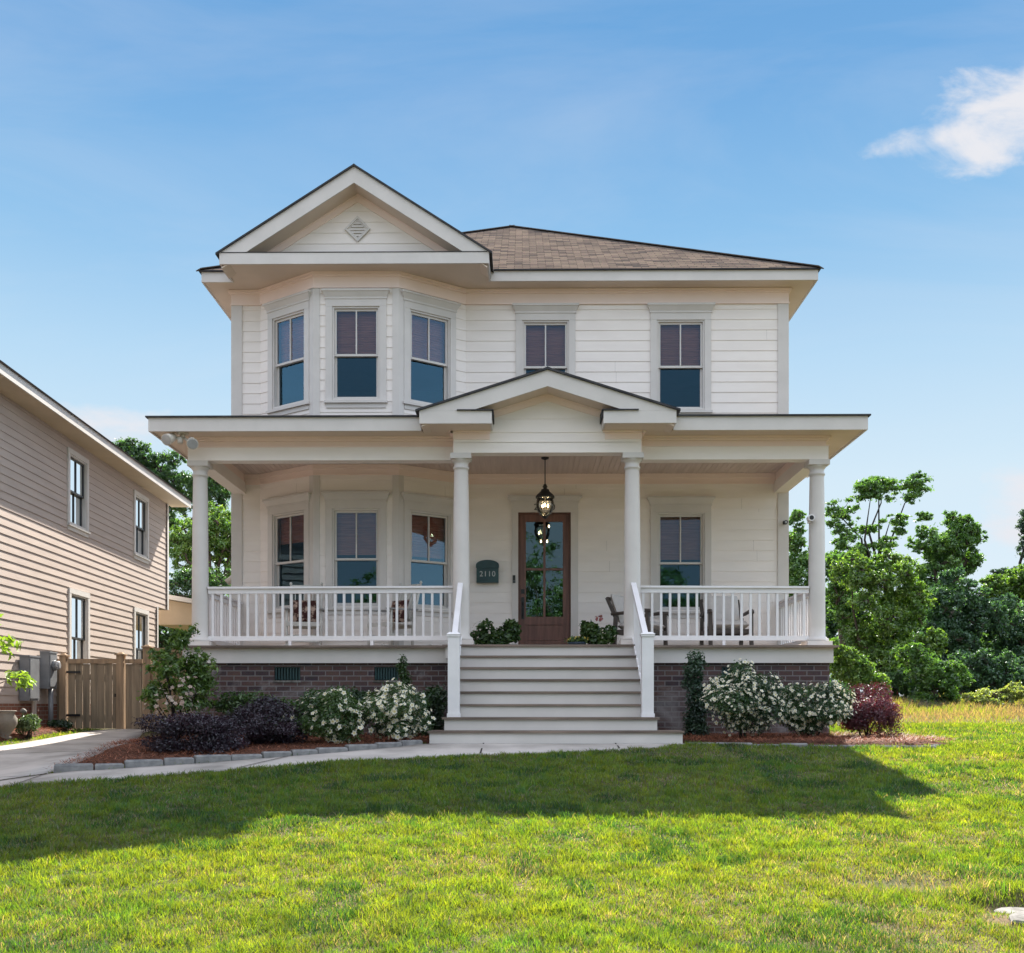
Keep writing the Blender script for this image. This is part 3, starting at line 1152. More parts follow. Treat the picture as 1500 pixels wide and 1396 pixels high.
j.fbox(F0, a - .003, b + .003, -.138, .014, zt + .003, dz1)
j.fbox(F0, a - .003, b + .003, -.138, .03, dz0 + .001, dz0 + .026)
j.build('door_jamb', M_DOOR, door)
k = MB()
k.fbox(F0, dx0 - .108, dx0 - .001, .003, .036, dz0 + .001, dz1)
k.fbox(F0, dx1 + .001, dx1 + .125, .003, .036, dz0 + .001, dz1)
k.fbox(F0, dx0 - .108, dx1 + .125, .003, .038, dz1 + .001, 3.535)
crown_cap(k, F0, dx0 - .108, dx1 + .125, 3.535, .07, .12)
k.build('door_casing', M_TRIM, door)
db = MB()
db.fbox(F0, -.165, -.12, .0365, .062, 2.145, 2.275)
bell = db.build('doorbell', M_BLACK, house)
db = MB()
db.lathe([(.013, 0), (.013, .006)], (0, 0, 0), 12)
bb = db.build('bell_button', M_UTIL, bell)
bb.rotation_euler = (R(90), 0, 0)
bb.location = Vector((-.1425, YW - .0625, 2.175)) - parent_world(bell)


def text(name, body, loc, size, mat, parent, extrude=.003, spacing=1.0):
    cu = bpy.data.curves.new(name, 'FONT')
    cu.body = body
    cu.size = size
    cu.extrude = extrude
    cu.align_x = 'CENTER'
    cu.align_y = 'CENTER'
    cu.space_character = spacing
    cu.materials.append(mat)
    tmp = bpy.data.objects.new(name, cu)
    COL.objects.link(tmp)
    bpy.context.view_layer.update()
    me = bpy.data.meshes.new_from_object(tmp.evaluated_get(bpy.context.evaluated_depsgraph_get()))
    bpy.data.objects.remove(tmp)
    o = bpy.data.objects.new(name, me)
    COL.objects.link(o)
    o.rotation_euler = (R(90), 0, 0)
    o.parent = parent
    o.location = Vector(loc) - parent_world(parent)
    return o


for k, ch in enumerate('2110'):
    text('house_number', ch, (.386 + (k - 1.5) * .1, YW - .043, 3.455), .15, M_BLACK, house, .004)

# ---- stairs
stairs = MB()
tread = MB()
rise, run = .174, .233
sx0, sx1 = -.965, 1.715
for k in range(1, 7):           # k-th riser below the deck
    zt_ = ZD - (k - 1) * rise
    y = 15.5 - (k - 1) * run
    stairs.box(sx0, sx1, y, y + .02, zt_ - rise, zt_ - .032)
    tread.box(sx0 - .01, sx1 + .01, y - run - .028, y - .001, zt_ - rise - .03, zt_ - rise)
zt7 = ZD - 6 * rise              # -.14
y7 = 15.5 - 6 * run
stairs.box(-1.03, 1.78, y7 - .012, y7 + .02, zt7 - rise + .001, zt7 - .0325)
tread.box(-1.06, 1.81, y7 - .05, y7 + .2, zt7 - .0315, zt7 - .002)
stairs.box(-1.03, -1.0, y7 + .021, 15.5, -.49, zt7 - .033)
stairs.box(1.75, 1.78, y7 + .021, 15.5, -.49, zt7 - .033)
zt8 = ZD - 7 * rise
y8 = y7 - .31
stairs.box(-1.2, 2.07, y8, y8 + .03, -.53, zt8 - .0325)
tread.box(-1.22, 2.09, y8 - .03, y7 - .013, zt8 - .0315, zt8 - .001)
stairs.box(-1.2, -1.17, y8 + .031, y7 + .3, -.53, zt8 - .0325)
stairs.box(2.04, 2.07, y8 + .031, y7 + .3, -.53, zt8 - .0325)
tread.box(-1.22, -1.0601, y7 - .0129, y7 + .3, zt8 - .031, zt8 - .0015)
tread.box(1.8101, 2.09, y7 - .0129, y7 + .3, zt8 - .031, zt8 - .0015)
# side stringers
for x0 in (sx0 - .035, sx1 + .008):
    stairs.hexa([(x0, y7 + .2, -.5), (x0 + .027, y7 + .2, -.5), (x0 + .027, 15.6, -.5), (x0, 15.6, -.5),
                 (x0, y7 + .2, zt7 + .04), (x0 + .027, y7 + .2, zt7 + .04), (x0 + .027, 15.5, ZD - .04), (x0, 15.5, ZD - .04)])
st_o = stairs.build('stairs', M_TRIM, house)
tread.build('tread', M_NOSE, st_o)


# ---- railings
def newel(x, y, z0, z1):
    m = MB()
    m.box(x - .077, x + .077, y - .077, y + .077, z0, z1 - .06)
    m.box(x - .09, x + .09, y - .09, y + .09, z1 - .0599, z1 - .03)
    m.hexa([(x - .1, y - .1, z1 - .03), (x + .1, y - .1, z1 - .03), (x + .1, y + .1, z1 - .03), (x - .1, y + .1, z1 - .03),
            (x - .06, y - .06, z1), (x + .06, y - .06, z1), (x + .06, y + .06, z1), (x - .06, y + .06, z1)])
    m.box(x - .088, x + .088, y - .088, y + .088, z0 + .0001, z0 + .05)
    return m.build('newel_post', M_WHITE, house, loc=(x, y, z0))


bal_mesh = {}


def baluster(parent, p, q, w=.036):
    m = MB()
    m.bar(p, q, w, w, (1, 0, 0))
    m.build('baluster', M_WHITE, parent, loc=p)


def railing(p, q, n, feet=2):
    p = Vector(p)
    q = Vector(q)
    m = MB()
    d = (q - p)
    m.bar(p + Vector((0, 0, .89)), q + Vector((0, 0, .89)), .115, .03)
    m.bar(p + Vector((0, 0, .838)), q + Vector((0, 0, .838)), .055, .072)
    m.bar(p + Vector((0, 0, .125)), q + Vector((0, 0, .125)), .05, .07)
    for k in range(feet):
        c = p + d * ((k + 1) / (feet + 1))
        m.box(c.x - .022, c.x + .022, c.y - .022, c.y + .022, c.z + .001, c.z + .09)
    r = m.build('railing', M_WHITE, house, loc=p)
    for k in range(n):
        c = p + d * ((k + .5) / n)
        baluster(r, c + Vector((0, 0, .1601)), c + Vector((0, 0, .8019)))
    return r


railing((-4.75, 16.12, ZD), (-1.02, 16.02, ZD), 28)
railing((1.745, 16.02, ZD), (4.31, 16.12, ZD), 19, 1)
railing((-4.91, 16.28, ZD), (-4.91, YW - .03, ZD), 16, 1)
railing((4.47, 16.28, ZD), (4.47, YW - .03, ZD), 16, 1)
for x, sgn in ((-.912, 1), (1.667, 1)):
    ny = 14.24
    newel(x, ny, zt7 - .0015, .99)
    m = MB()
    top0, top1 = Vector((x, ny + .06, .88)), Vector((x + (.0 if x < 0 else -.03), 15.73, 1.80))
    bot0, bot1 = Vector((x, ny + .06, .02)), Vector((x + (.0 if x < 0 else -.03), 15.68, .99))
    m.bar(top0, top1, .075, .06)
    m.bar(bot0, bot1, .05, .06)
    r = m.build('stair_rail', M_WHITE, house, loc=(x, ny, zt7))
    for k in range(1, 9):
        f = k / 9
        a, b = bot0.lerp(bot1, f), top0.lerp(top1, f)
        baluster(r, a + Vector((0, 0, .03)), b - Vector((0, 0, .03)))

# ========================================================= THINGS ON THE PORCH
# mailbox
mb_ = empty('wall_mailbox', (-.6, YW, 2.14), 'dark green arched wall mailbox left of the front door', 'mailbox')
m = MB()
pts = [(-.19, 0), (.19, 0), (.19, .29)] + [(.19 * math.cos(a), .29 + .085 * math.sin(a)) for a in np.linspace(0, math.pi, 13)[1:-1]] + [(-.19, .29)]
m.prism([(-.6 + x, 2.14 + z) for x, z in pts], YW - .14, YW - .021)
m.build('body', M_GREENMETAL, mb_)
m = MB()
pts2 = [(-.2, .25), (.2, .25), (.2, .3)] + [(.2 * math.cos(a), .3 + .09 * math.sin(a)) for a in np.linspace(0, math.pi, 13)[1:-1]] + [(-.2, .3)]
m.prism([(-.6 + x, 2.14 + z) for x, z in pts2], YW - .155, YW - .141)
m.build('lid', M_GREENMETAL, mb_)
text('number', '2110', (-.6, YW - .143, 2.285), .13, M_PALE, mb_, .002, 1.1)

# lantern
lx, ly = .37, 17.3
lan = empty('hanging_lantern', (lx, ly, 4.03), 'black metal hanging lantern with clear glass globe over the front door', 'lantern')
m = MB()
m.lathe([(.065, 0), (.06, -.02), (.02, -.035), (.012, -.04)][::-1], (lx, ly, 4.035), 20)
m.tube([(lx, ly, 4.0), (lx, ly, 3.6)], .009, 8)
m.build('rod', M_BLACK, lan)
m = MB()
m.lathe([(.15, 3.375), (.155, 3.40), (.135, 3.43), (.075, 3.485), (.06, 3.52), (.03, 3.53), (.03, 3.55), (.045, 3.56), (.03, 3.575), (.03, 3.59), (.012, 3.61)], (lx, ly, 0), 28)
m.build('cap', M_BLACK, lan)
m = MB()
m.lathe([(.05, 3.09), (.09, 3.115), (.135, 3.19), (.15, 3.27), (.14, 3.34), (.128, 3.374)], (lx, ly, 0), 28)
m.build('glass_globe', M_LANTERN_GLASS, lan)
m = MB()
for k in range(4):
    a = R(45 + 90 * k)
    m.tube([(lx + r * math.cos(a), ly + r * math.sin(a), z) for r, z in ((.052, 3.085), (.094, 3.113), (.14, 3.19), (.155, 3.27), (.145, 3.34), (.133, 3.376))], .005, 6)
m.lathe([(.01, 3.04), (.03, 3.055), (.055, 3.08), (.05, 3.09)], (lx, ly, 0), 16)
m.build('cage', M_BLACK, lan)
m = MB()
m.tube([(lx, ly, 3.37), (lx, ly, 3.2)], .01, 8)
for k in range(3):
    a = R(20 + 120 * k)
    m.tube([(lx, ly, 3.2), (lx + .05 * math.cos(a), ly + .05 * math.sin(a), 3.19), (lx + .05 * math.cos(a), ly + .05 * math.sin(a), 3.23)], .009, 8)
m.build('candle_arm', M_PLASTIC, lan)
for k in range(3):
    a = R(20 + 120 * k)
    m = MB()
    m.lathe([(.006, 0), (.014, .015), (.013, .03), (.004, .055)], (lx + .05 * math.cos(a), ly + .05 * math.sin(a), 3.232), 10)
    m.build('bulb', M_BULB, lan)

# chandeliers seen through the glass
for (x, y, z, label) in ((.42, 20.6, 3.3, 'lit chandelier seen through the front door glass'), (-1.42, 20.4, 3.05, 'lit chandelier seen through the porch bay window beside the entrance column')):
    ch = empty('chandelier', (x, y, 4.08), label, 'chandelier', 'chandeliers inside the house')
    m = MB()
    m.tube([(x, y, 4.08), (x, y, z)], .01, 6)
    spots = []
    for k in range(5):
        a = R(90 + 72 * k)
        rr = .2 if x < 0 else .1
        dz = 0 if x < 0 else (.16, .03, -.15, -.15, .16)[k]
        p = (x + rr * math.cos(a), y + rr * math.sin(a), z + dz)
        m.tube([(x, y, z + dz - .05), ((x + p[0]) / 2, (y + p[1]) / 2, z + dz - .09), p], .008, 6)
        spots.append(p)
    m.build('frame', M_BLACK, ch)
    for p in spots:
        m = MB()
        m.lathe([(.005, 0), (.013, .015), (.012, .03), (.003, .055)], p, 10)
        m.build('bulb', M_BULB, ch)


# rocking chairs
def rocking_chair():
    o = empty('rocking_chair', (0, 0, 0))
    for s_ in (-1, 1):
        f = MB()
        f.tube([(s_ * .26, -.27, .05), (s_ * .27, -.26, .25), (s_ * .27, -.25, .64)], [.02, .024, .018], 8)
        f.build('front_leg', M_CHAIRW, o)
    for s_ in (-1, 1):
        f = MB()
        f.tube([(s_ * .24, .22, .06), (s_ * .24, .23, .4), (s_ * .245, .32, .8), (s_ * .25, .4, 1.1)], [.02, .024, .022, .016], 8)
        f.lathe([(.012, 0), (.024, .02), (.02, .04), (.004, .055)], (s_ * .25, .4, 1.09), 10)
        f.build('back_post', M_CHAIRW, o)
        f = MB()
        f.tube([(s_ * .255, y, .03 + .2 * (y - .02) ** 2) for y in np.linspace(-.42, .62, 13)], .02, 6)
        f.build('rocker', M_CHAIRW, o)
        f = MB()
        f.bar((s_ * .275, -.34, .645), (s_ * .262, .3, .66), .07, .022)
        f.build('arm', M_POT, o)
    f = MB()
    for k in range(7):
        y = -.25 + k * .077
        f.bar((-.27, y, .43 - .02 * k / 6), (.27, y, .43 - .02 * k / 6), .06, .016)
    f.bar((-.27, -.28, .40), (.27, -.28, .40), .02, .06)
    f.bar((-.25, .22, .385), (.25, .22, .385), .02, .05)
    f.bar((-.26, -.26, .22), (.26, -.26, .22), .02, .025)
    f.bar((-.26, -.26, .13), (.26, -.26, .13), .02, .025)
    f.bar((-.27, -.25, .24), (-.25, .22, .24), .02, .025)
    f.bar((.27, -.25, .24), (.25, .22, .24), .02, .025)
    f.build('seat', M_CHAIRW, o)
    f = MB()
    for k in range(6):
        x = -.17 + k * .068
        f.bar((x, .25, .48), (x * 1.05, .395, 1.07), .04, .012, (1, 0, 0))
    f.bar((-.25, .405, 1.05), (.25, .405, 1.05), .022, .09)
    f.bar((-.24, .26, .5), (.24, .26, .5), .02, .045)
    f.build('backrest', M_CHAIRW, o)
    return o


def pillow(label, loc, rot, mat, w=.42, h=.38, t=.13, group=None):
    n = 14
    v = []
    for side in (1, -1):
        for i in range(n + 1):
            for j in range(n + 1):
                a, b = i / n * 2 - 1, j / n * 2 - 1
                puff = max(0, (1 - a * a) * (1 - b * b)) ** .5
                sx = 1 - .06 * (1 - b * b)
                v.append((a * w / 2 * (1 - .08 * (1 - abs(b)) ** 2), side * t / 2 * puff, b * h / 2 * sx))
    q = []
    m_ = (n + 1) ** 2
    for s_ in (0, 1):
        for i in range(n):
            for j in range(n):
                a = s_ * m_ + i * (n + 1) + j
                f = (a, a + n + 1, a + n + 2, a + 1)
                q.append(f if s_ == 0 else f[::-1])
    o = np_mesh('throw_pillow', v, quads=q, mat=mat, smooth=True)
    o.location = loc
    o.rotation_euler = rot
    return tag(o, label, 'pillow', group)


rc = rocking_chair()
RG = 'white rocking chairs on the porch'
for k, (x, y, rz, lab) in enumerate(((-3.5, 17.15, R(8), 'white rocking chair facing the street, the nearer to the corner column on the left'),
                                     (-2.1, 17.2, R(-42), 'white rocking chair turned aside, the nearer to the stairs'))):
    o = rc if k == 0 else copy_tree(rc)
    o.location = (x, y, ZD)
    o.rotation_euler = (0, 0, rz)
    tag(o, lab, 'rocking chair', RG)
    c, s_ = math.cos(rz), math.sin(rz)
    dx, dy = 0, .14
    pillow('brown floral pillow on the rocking chair ' + ('facing the street' if k == 0 else 'turned aside'), (x - s_ * dy, y + c * dy, ZD + .64), (R(-14), 0, rz), M_PILLOW, group='brown floral pillows')


# dark wood armchairs
def armchair(swivel=False):
    o = empty('patio_armchair', (0, 0, 0))
    for s_ in (-1, 1):
        for y in (-.3, .28):
            f = MB()
            if y < 0:
                f.bar((s_ * .33, y, 0), (s_ * .33, y + .02, .6), .055, .055, (1, 0, 0))
            else:
                f.bar((s_ * .33, y + .03, 0), (s_ * .33, y, .55), .055, .055, (1, 0, 0))
                f.bar((s_ * .31, y, .5), (s_ * .31, y + .17, .86), .045, .05, (1, 0, 0))
            f.build('leg', M_CHAIRD, o)
        f = MB()
        f.tube([(s_ * .335, -.36, .58), (s_ * .335, -.33, .615), (s_ * .335, -.2, .625), (s_ * .335, .1, .6), (s_ * .33, .36, .59)], [.022, .03, .03, .028, .024], 8)
        f.build('arm', M_CHAIRD, o)
    f = MB()
    f.box(-.33, .33, -.31, -.27, .26, .33)
    f.box(-.33, .33, .27, .31, .26, .33)
    f.box(-.35, -.31, -.28, .28, .26, .33)
    f.box(.31, .35, -.28, .28, .26, .33)
    f.bar((-.3, .45, .85), (.3, .45, .85), .04, .05)
    f.build('frame', M_CHAIRD, o)

    def cushion(nm, cx, cy, cz, w, d_, h, rot):
        n = 10
        v, q = [], []
        for side in (1, -1):
            for i in range(n + 1):
                for j in range(n + 1):
                    a, b = i / n * 2 - 1, j / n * 2 - 1
                    e = (1 - abs(a) ** 8) * (1 - abs(b) ** 8)
                    p = Vector((a * w / 2, b * d_ / 2, side * h / 2 * max(e, 0) ** .35))
                    p.rotate(rot)
                    v.append((p.x + cx, p.y + cy, p.z + cz))
        m_ = (n + 1) ** 2
        for s2 in (0, 1):
            for i in range(n):
                for j in range(n):
                    a = s2 * m_ + i * (n + 1) + j
                    ff = (a, a + n + 1, a + n + 2, a + 1)
                    q.append(ff if s2 == 0 else ff[::-1])
        np_mesh(nm, v, quads=q, mat=M_CUSH, parent=o, smooth=True)
    from mathutils import Euler
    cushion('seat_cushion', 0, -.02, .40, .60, .60, .14, Euler((0, 0, 0)))
    cushion('back_cushion', 0, .3, .68, .58, .52, .14, Euler((R(70), 0, 0)))
    return o


ac = armchair()
for k, (x, y, rz, lab) in enumerate(((1.92, 17.35, R(58), 'dark armchair with grey cushions turned towards the side, behind the right entrance column'),
                                     (3.3, 17.3, R(4), 'dark armchair with grey cushions facing the street, behind the right railing'))):
    o = ac if k == 0 else copy_tree(ac)
    o.location = (x, y, ZD)
    o.rotation_euler = (0, 0, rz)
    tag(o, lab, 'armchair', 'patio armchairs on the porch')


# lamps and cameras
def flood(name, loc, label, mat, lens, lenpos=((-.09, -.02), (.07, -.06)), sensor=True, scale=1.0):
    o = empty(name, loc, label, 'floodlight')
    x, y, z = loc
    m = MB()
    m.lathe([(.055 * scale, -.02), (.055 * scale, 0)], (x, y, z), 18)
    m.tube([(x, y, z - .02), (x, y, z - .05 * scale)], .022 * scale, 10)
    m.build('mount', mat, o)
    for dx, dz in lenpos:
        m = MB()
        hx, hz = x + dx * scale, z - .05 * scale + dz * scale
        m.tube([(x, y, z - .04 * scale), (hx, y - .03 * scale, hz)], .014 * scale, 8)
        p0 = Vector((hx, y - .01 * scale, hz + .03 * scale))
        dr = Vector((dx * 2.2, -.5, -.28)).normalized()
        m.tube([p0 - dr * .03 * scale, p0, p0 + dr * .07 * scale, p0 + dr * .12 * scale], [.02 * scale, .04 * scale, .05 * scale, .058 * scale], 16)
        h = m.build('lamp_head', mat, o)
        m = MB()
        m.tube([p0 + dr * .1205 * scale, p0 + dr * .124 * scale], [.05 * scale, .046 * scale], 16)
        m.build('lens', lens, h)
    if sensor:
        m = MB()
        m.tube([(x - .02, y, z - .05), (x - .03, y - .03, z - .1), (x - .03, y - .04, z - .17)], [.02, .045, .04], 14)
        m.build('motion_sensor', mat, o)
    return o


flood('twin_floodlight', (-5.02, 15.74, 4.049), 'cream twin floodlight under the porch eave at the left corner', M_PLASTIC, M_LENS, ((-.09, -.02), (.09, -.06)), True, 1.5)
M_LAMPON = emit('floodlight_lamp', (1.0, .95, .82), 2.2)
flood('ceiling_spotlight', (2.66, 17.3, 4.036), 'small twin spotlight on the porch ceiling right of the entrance', M_WHITE, M_LAMPON, ((-.12, 0), (.12, 0)), False, .8)

o = empty('security_camera', (4.33, 16.1, 2.80), 'white security camera on the right corner column', 'camera')
m = MB()
m.box(4.3, 4.335, 16.06, 16.14, 2.76, 2.86)
m.tube([(4.31, 16.06, 2.815), (4.31, 15.93, 2.815)], [.045, .05], 16)
m.build('body', M_WHITE, o)
m = MB()
m.tube([(4.31, 15.929, 2.815), (4.31, 15.92, 2.815)], [.034, .03], 14)
m.build('lens', M_BLACK, o)
o = empty('wall_camera', (4.535, YW - .033, 3.16), 'tiny black camera on the house corner board beside the right column', 'camera')
m = MB()
m.box(4.51, 4.57, YW - .055, YW - .0325, 3.15, 3.21)
m.tube([(4.54, YW - .05, 3.18), (4.54, YW - .13, 3.175)], [.03, .036], 12)
m.build('body', M_BLACK, o)
m = MB()
m.tube([(4.54, YW - .1301, 3.175), (4.54, YW - .137, 3.175)], [.024, .02], 12)
m.build('lens', M_LENS, o)
o = empty('side_lamp', (XL - .02, 18.9, 2.25), 'small pale lamp on the left side wall of the white house', 'wall lamp')
m = MB()
m.box(XL - .03, XL - .0205, 18.84, 18.96, 2.2, 2.32)
m.tube([(XL - .03, 18.9, 2.26), (XL - .12, 18.88, 2.27)], .015, 8)
m.build('bracket', M_PLASTIC, o)
m = MB()
m.tube([(XL - .04, 18.88, 2.33), (XL - .1, 18.87, 2.29), (XL - .2, 18.85, 2.19)], [.03, .05, .062], 14)
m.build('shade', M_PLASTIC, o)

# ======================================================== NEIGHBOUR'S HOUSE
nb = empty('neighbour_house', (-12.5, 18.0, -.45), 'tan lap-sided two-storey house on the left', 'house')
nd = Vector((.048, -1)).normalized()
NF = Frame((-9.02, 27.0), (nd.x, nd.y), (1, .048))
NL = 19.0
nw = MB()
nin = MB()
nops = [(1.72, 2.62, 3.53, 4.86), (5.72, 6.62, 3.53, 4.86), (1.72, 2.62, .55, 2.18), (5.66, 6.56, .55, 2.18)]
siding(nw, NF, 0, NL, 2.45, 5.15, nops, .14, zbase=.05, proud=.018)
siding(nw, NF, .9, NL, .05, 2.45, nops, .14, zbase=.05, proud=.018)
nw.build('side_wall', M_NSIDING, nb)
backing(nin, NF, 0, NL, 2.45, 5.25, nops, -.14, .002)
backing(nin, NF, .9, NL, .05, 2.45, nops, -.14, .002)
for u in (0, NL):
    a, b = NF.p(u, -.02, 0), NF.p(u, -8.0, 0)
    z0 = 2.45 if u == 0 else .05
    a2, b2 = NF.p(u + (.1 if u == 0 else -.1), -.02, 0), NF.p(u + (.1 if u == 0 else -.1), -8.0, 0)
    nin.hexa([(*a[:2], z0), (*a2[:2], z0), (*b2[:2], z0), (*b[:2], z0), (*a[:2], 5.2), (*a2[:2], 5.2), (*b2[:2], 5.2), (*b[:2], 5.2)])
nin.fbox(NF, .9, 1.0, -8, -.14, .05, 2.45)
nin.fbox(NF, 0, NL, -8.1, -8.0, .05, 5.2)
nin.fbox(NF, .1, NL - .1, -8, -.14, 2.45, 2.6)
nin.build('house_shell', M_NSIDING, nb)
for (a, b, c, d_) in nops:
    window(nb, NF, a, b, c, d_, blind=0, cw=.1, mats=(M_NTRIM, M_NSASH, M_NGLASS), cap=False, grid=2, head=.1)
# pale blinds and dark room behind each pane
nroom = MB()
for (a, b, c, d_) in nops:
    nroom.fbox(NF, a, b, -.5, -.49, c, d_)
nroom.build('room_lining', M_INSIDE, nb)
m = MB()
m.fbox(NF, .9, NL, -.16, .022, -.8, .049)
m.build('brick_base', M_REDBRICK, nb)
m = MB()
m.fbox(NF, -.034, -.001, -.1, .04, 2.45, 5.15)
m.fbox(NF, 0, .09, .031, .042, 2.45, 5.15)
m.fbox(NF, .87, .899, -.1, .04, .05, 2.449)
m.fbox(NF, .9, .97, .031, .042, .05, 2.449)
m.build('corner_board', M_NTRIM, nb)
m = MB()
m.fbox(NF, -.42, NL + .4, .004, .47, 5.14, 5.165)
m.build('soffit', M_NSOFFIT, nb)
m = MB()
m.fbox(NF, -.44, NL + .42, .471, .496, 5.12, 5.30)
m.hexa([NF.p(-.44, .47, 5.12), NF.p(-.415, .47, 5.12), NF.p(-.415, -4.0, 7.2), NF.p(-.44, -4.0, 7.2),
        NF.p(-.44, .47, 5.30), NF.p(-.415, .47, 5.30), NF.p(-.415, -4.0, 7.4), NF.p(-.44, -4.0, 7.4)])
m.build('fascia', M_NTRIM, nb)
m = MB()
sl3 = math.hypot(4.52, 2.1)
for a0, a1 in ((.52, -4.0), (-8.5, -4.0)):
    P_ = [NF.p(-.47, a0, 5.305), NF.p(NL + .45, a0, 5.305), NF.p(NL + .45, a1, 7.42), NF.p(-.47, a1, 7.42)]
    uv = [(0, 0), (NL, 0), (NL, sl3), (0, sl3)]
    m.quad(*P_, uv=uv)
    m.quad(*[(p[0], p[1], p[2] - .03) for p in P_[::-1]], uv=uv)
for n in (-.47, NL + .45):
    m.quad(NF.p(n, .52, 5.305), NF.p(n, -4, 7.42), NF.p(n, -4, 7.39), NF.p(n, .52, 5.275), uv=[(0, 0)] * 4)
m.quad(NF.p(-.47, .52, 5.305), NF.p(-.47, .52, 5.275), NF.p(NL + .45, .52, 5.275), NF.p(NL + .45, .52, 5.305), uv=[(0, 0)] * 4)
m.build('roof', M_SHINGLE, nb)
m = MB()
for u in (-.01, NL + .01):
    m.quad(NF.p(u, 0, 5.2), NF.p(u, -8, 5.2), NF.p(u, -4, 7.3))
m.build('gable_wall', M_NSIDING, nb)
# rear porch of the neighbour
m = MB()
m.hexa([(-9.6, 27.9, 2.15), (-7.55, 27.9, 2.15), (-7.55, 31, 2.15), (-9.6, 31, 2.15), (-9.6, 27.9, 2.85), (-7.55, 27.9, 2.5), (-7.55, 31, 2.5), (-9.6, 31, 2.85)])
m.build('rear_porch_beam', M_NSOFFIT, nb)
m = MB()
m.hexa([(-9.6, 27.6, 2.86), (-7.3, 27.6, 2.47), (-7.3, 31.2, 2.47), (-9.6, 31.2, 2.86), (-9.6, 27.6, 2.98), (-7.3, 27.6, 2.58), (-7.3, 31.2, 2.58), (-9.6, 31.2, 2.98)])
m.build('rear_porch_roof', M_NTRIM, nb)
for y in (28.0, 30.8):
    m = MB()
    m.box(-7.72, -7.58, y, y + .14, -.5, 2.149)
    m.build('rear_porch_post', M_NTRIM, nb)

# meters
for (u0, u1, z0, z1, kind) in ((8.35, 9.1, .1, .87, 0), (7.55, 8.25, .32, .98, 1)):
    c = NF.p((u0 + u1) / 2, .03, z0)
    o = empty('meter_box' if kind else 'electric_panel', c, 'grey electric meter box with round glass meter and conduit beside the fence' if kind else 'grey electric panel on the tan wall left of the meter box', 'utility box')
    w = .34 if kind else .42
    m = MB()
    um = (u0 + u1) / 2
    m.fbox(NF, um - w / 2, um + w / 2, .034, .2, z0, z1)
    m.fbox(NF, um - w / 2 - .012, um + w / 2 + .012, .034, .212, z1 - .02, z1 + .006)
    m.build('cabinet', M_UTIL, o)
    m = MB()
    m.fbox(NF, um - w / 2 + .02, um + w / 2 - .02, .2005, .212, z0 + .04, z1 - .05)
    m.build('cover', M_UTIL, o)
    m = MB()
    if kind:
        a = NF.p(um, .16, 0)
        m.tube([(a[0], a[1], -.5), (a[0], a[1], z0)], .045, 10)
        m.build('conduit', M_UTIL, o)
        m = MB()
        p0, p1, p2 = NF.p(um, .2125, z0 + .42), NF.p(um, .25, z0 + .42), NF.p(um, .31, z0 + .42)
        m.tube([p0, p1], .095, 20)
        m.build('meter_ring', M_UTIL, o)
        m = MB()
        m.tube([p1, p2, NF.p(um, .325, z0 + .42)], [.08, .078, .05], 20)
        m.build('meter_glass', M_LENS, o)
    else:
        for du in (.0, .09):
            a = NF.p(um - w / 2 - .06 - du, .07, 0)
            m.tube([(a[0], a[1], -.45), (a[0], a[1], z1 - .05)], .025, 8)
        m.build('conduit', M_NTRIM, o)

# ================================================================== FENCE
FY = 19.75


def picket_panel(parent, x0, x1, z0, z1, y, mat, name='picket_panel'):
    x = x0
    m = MB()
    i = 0
    while x < x1 - .02:
        w = min(.138, x1 - x)
        dz = random.uniform(-.012, .006)
        yy = y + random.uniform(-.005, .005)
        m.box(x, x + w - random.uniform(.004, .011), yy, yy + .018, z0, z1 + dz)
        x += w
    return m.build(name, mat, parent)


def post(parent, x, y, z0, z1, w=.12, cap=True):
    m = MB()
    m.box(x - w / 2, x + w / 2, y - w / 2, y + w / 2, z0, z1)
    if cap:
        m.box(x - w / 2 - .025, x + w / 2 + .025, y - w / 2 - .025, y + w / 2 + .025, z1 + .0005, z1 + .025)
        m.hexa([(x - w / 2, y - w / 2, z1 + .026), (x + w / 2, y - w / 2, z1 + .026), (x + w / 2, y + w / 2, z1 + .026), (x - w / 2, y + w / 2, z1 + .026),
                (x - .02, y - .02, z1 + .06), (x + .02, y - .02, z1 + .06), (x + .02, y + .02, z1 + .06), (x - .02, y + .02, z1 + .06)])
    m.build('post', M_FENCE, parent)


gt = empty('wooden_gate', (-7.9, FY, -.44), 'weathered wooden picket gate with two capped posts at the end of the path', 'gate')
picket_panel(gt, -8.44, -7.53, -.41, .80, FY, M_FENCEG)
m = MB()
m.box(-8.44, -7.53, FY - .03, FY + .05, .80, .885)
m.box(-8.44, -7.53, FY + .02, FY + .055, .5, .6)
m.box(-8.44, -7.53, FY + .02, FY + .055, -.25, -.15)
m.build('rail', M_FENCE, gt)
post(gt, -8.52, FY, -.6, .93)
post(gt, -7.45, FY - .01, -.6, .95, .13)
m = MB()
m.box(-7.56, -7.50, FY - .05, FY - .021, .18, .24)
m.box(-8.47, -8.2, FY - .032, FY - .0221, .62, .66)
m.box(-8.47, -8.2, FY - .032, FY - .0221, -.18, -.14)
m.build('hinge', M_BLACK, gt)
fn = empty('wooden_fence', (-6.2, FY, -.44), 'taller weathered fence beside the gate, partly hidden by the flowering shrub', 'fence')
picket_panel(fn, -7.37, -7.05, -.43, .80, FY + .005, M_FENCEG)
picket_panel(fn, -6.88, -5.1, -.45, 1.0, FY + .02, M_FENCE)
m = MB()
m.box(-7.37, -7.05, FY - .025, FY + .05, .802, .88)
m.box(-6.88, -5.1, FY - .02, FY + .06, 1.01, 1.09)
m.build('rail', M_FENCE, fn)
post(fn, -6.96, FY, -.6, 1.09, .13)
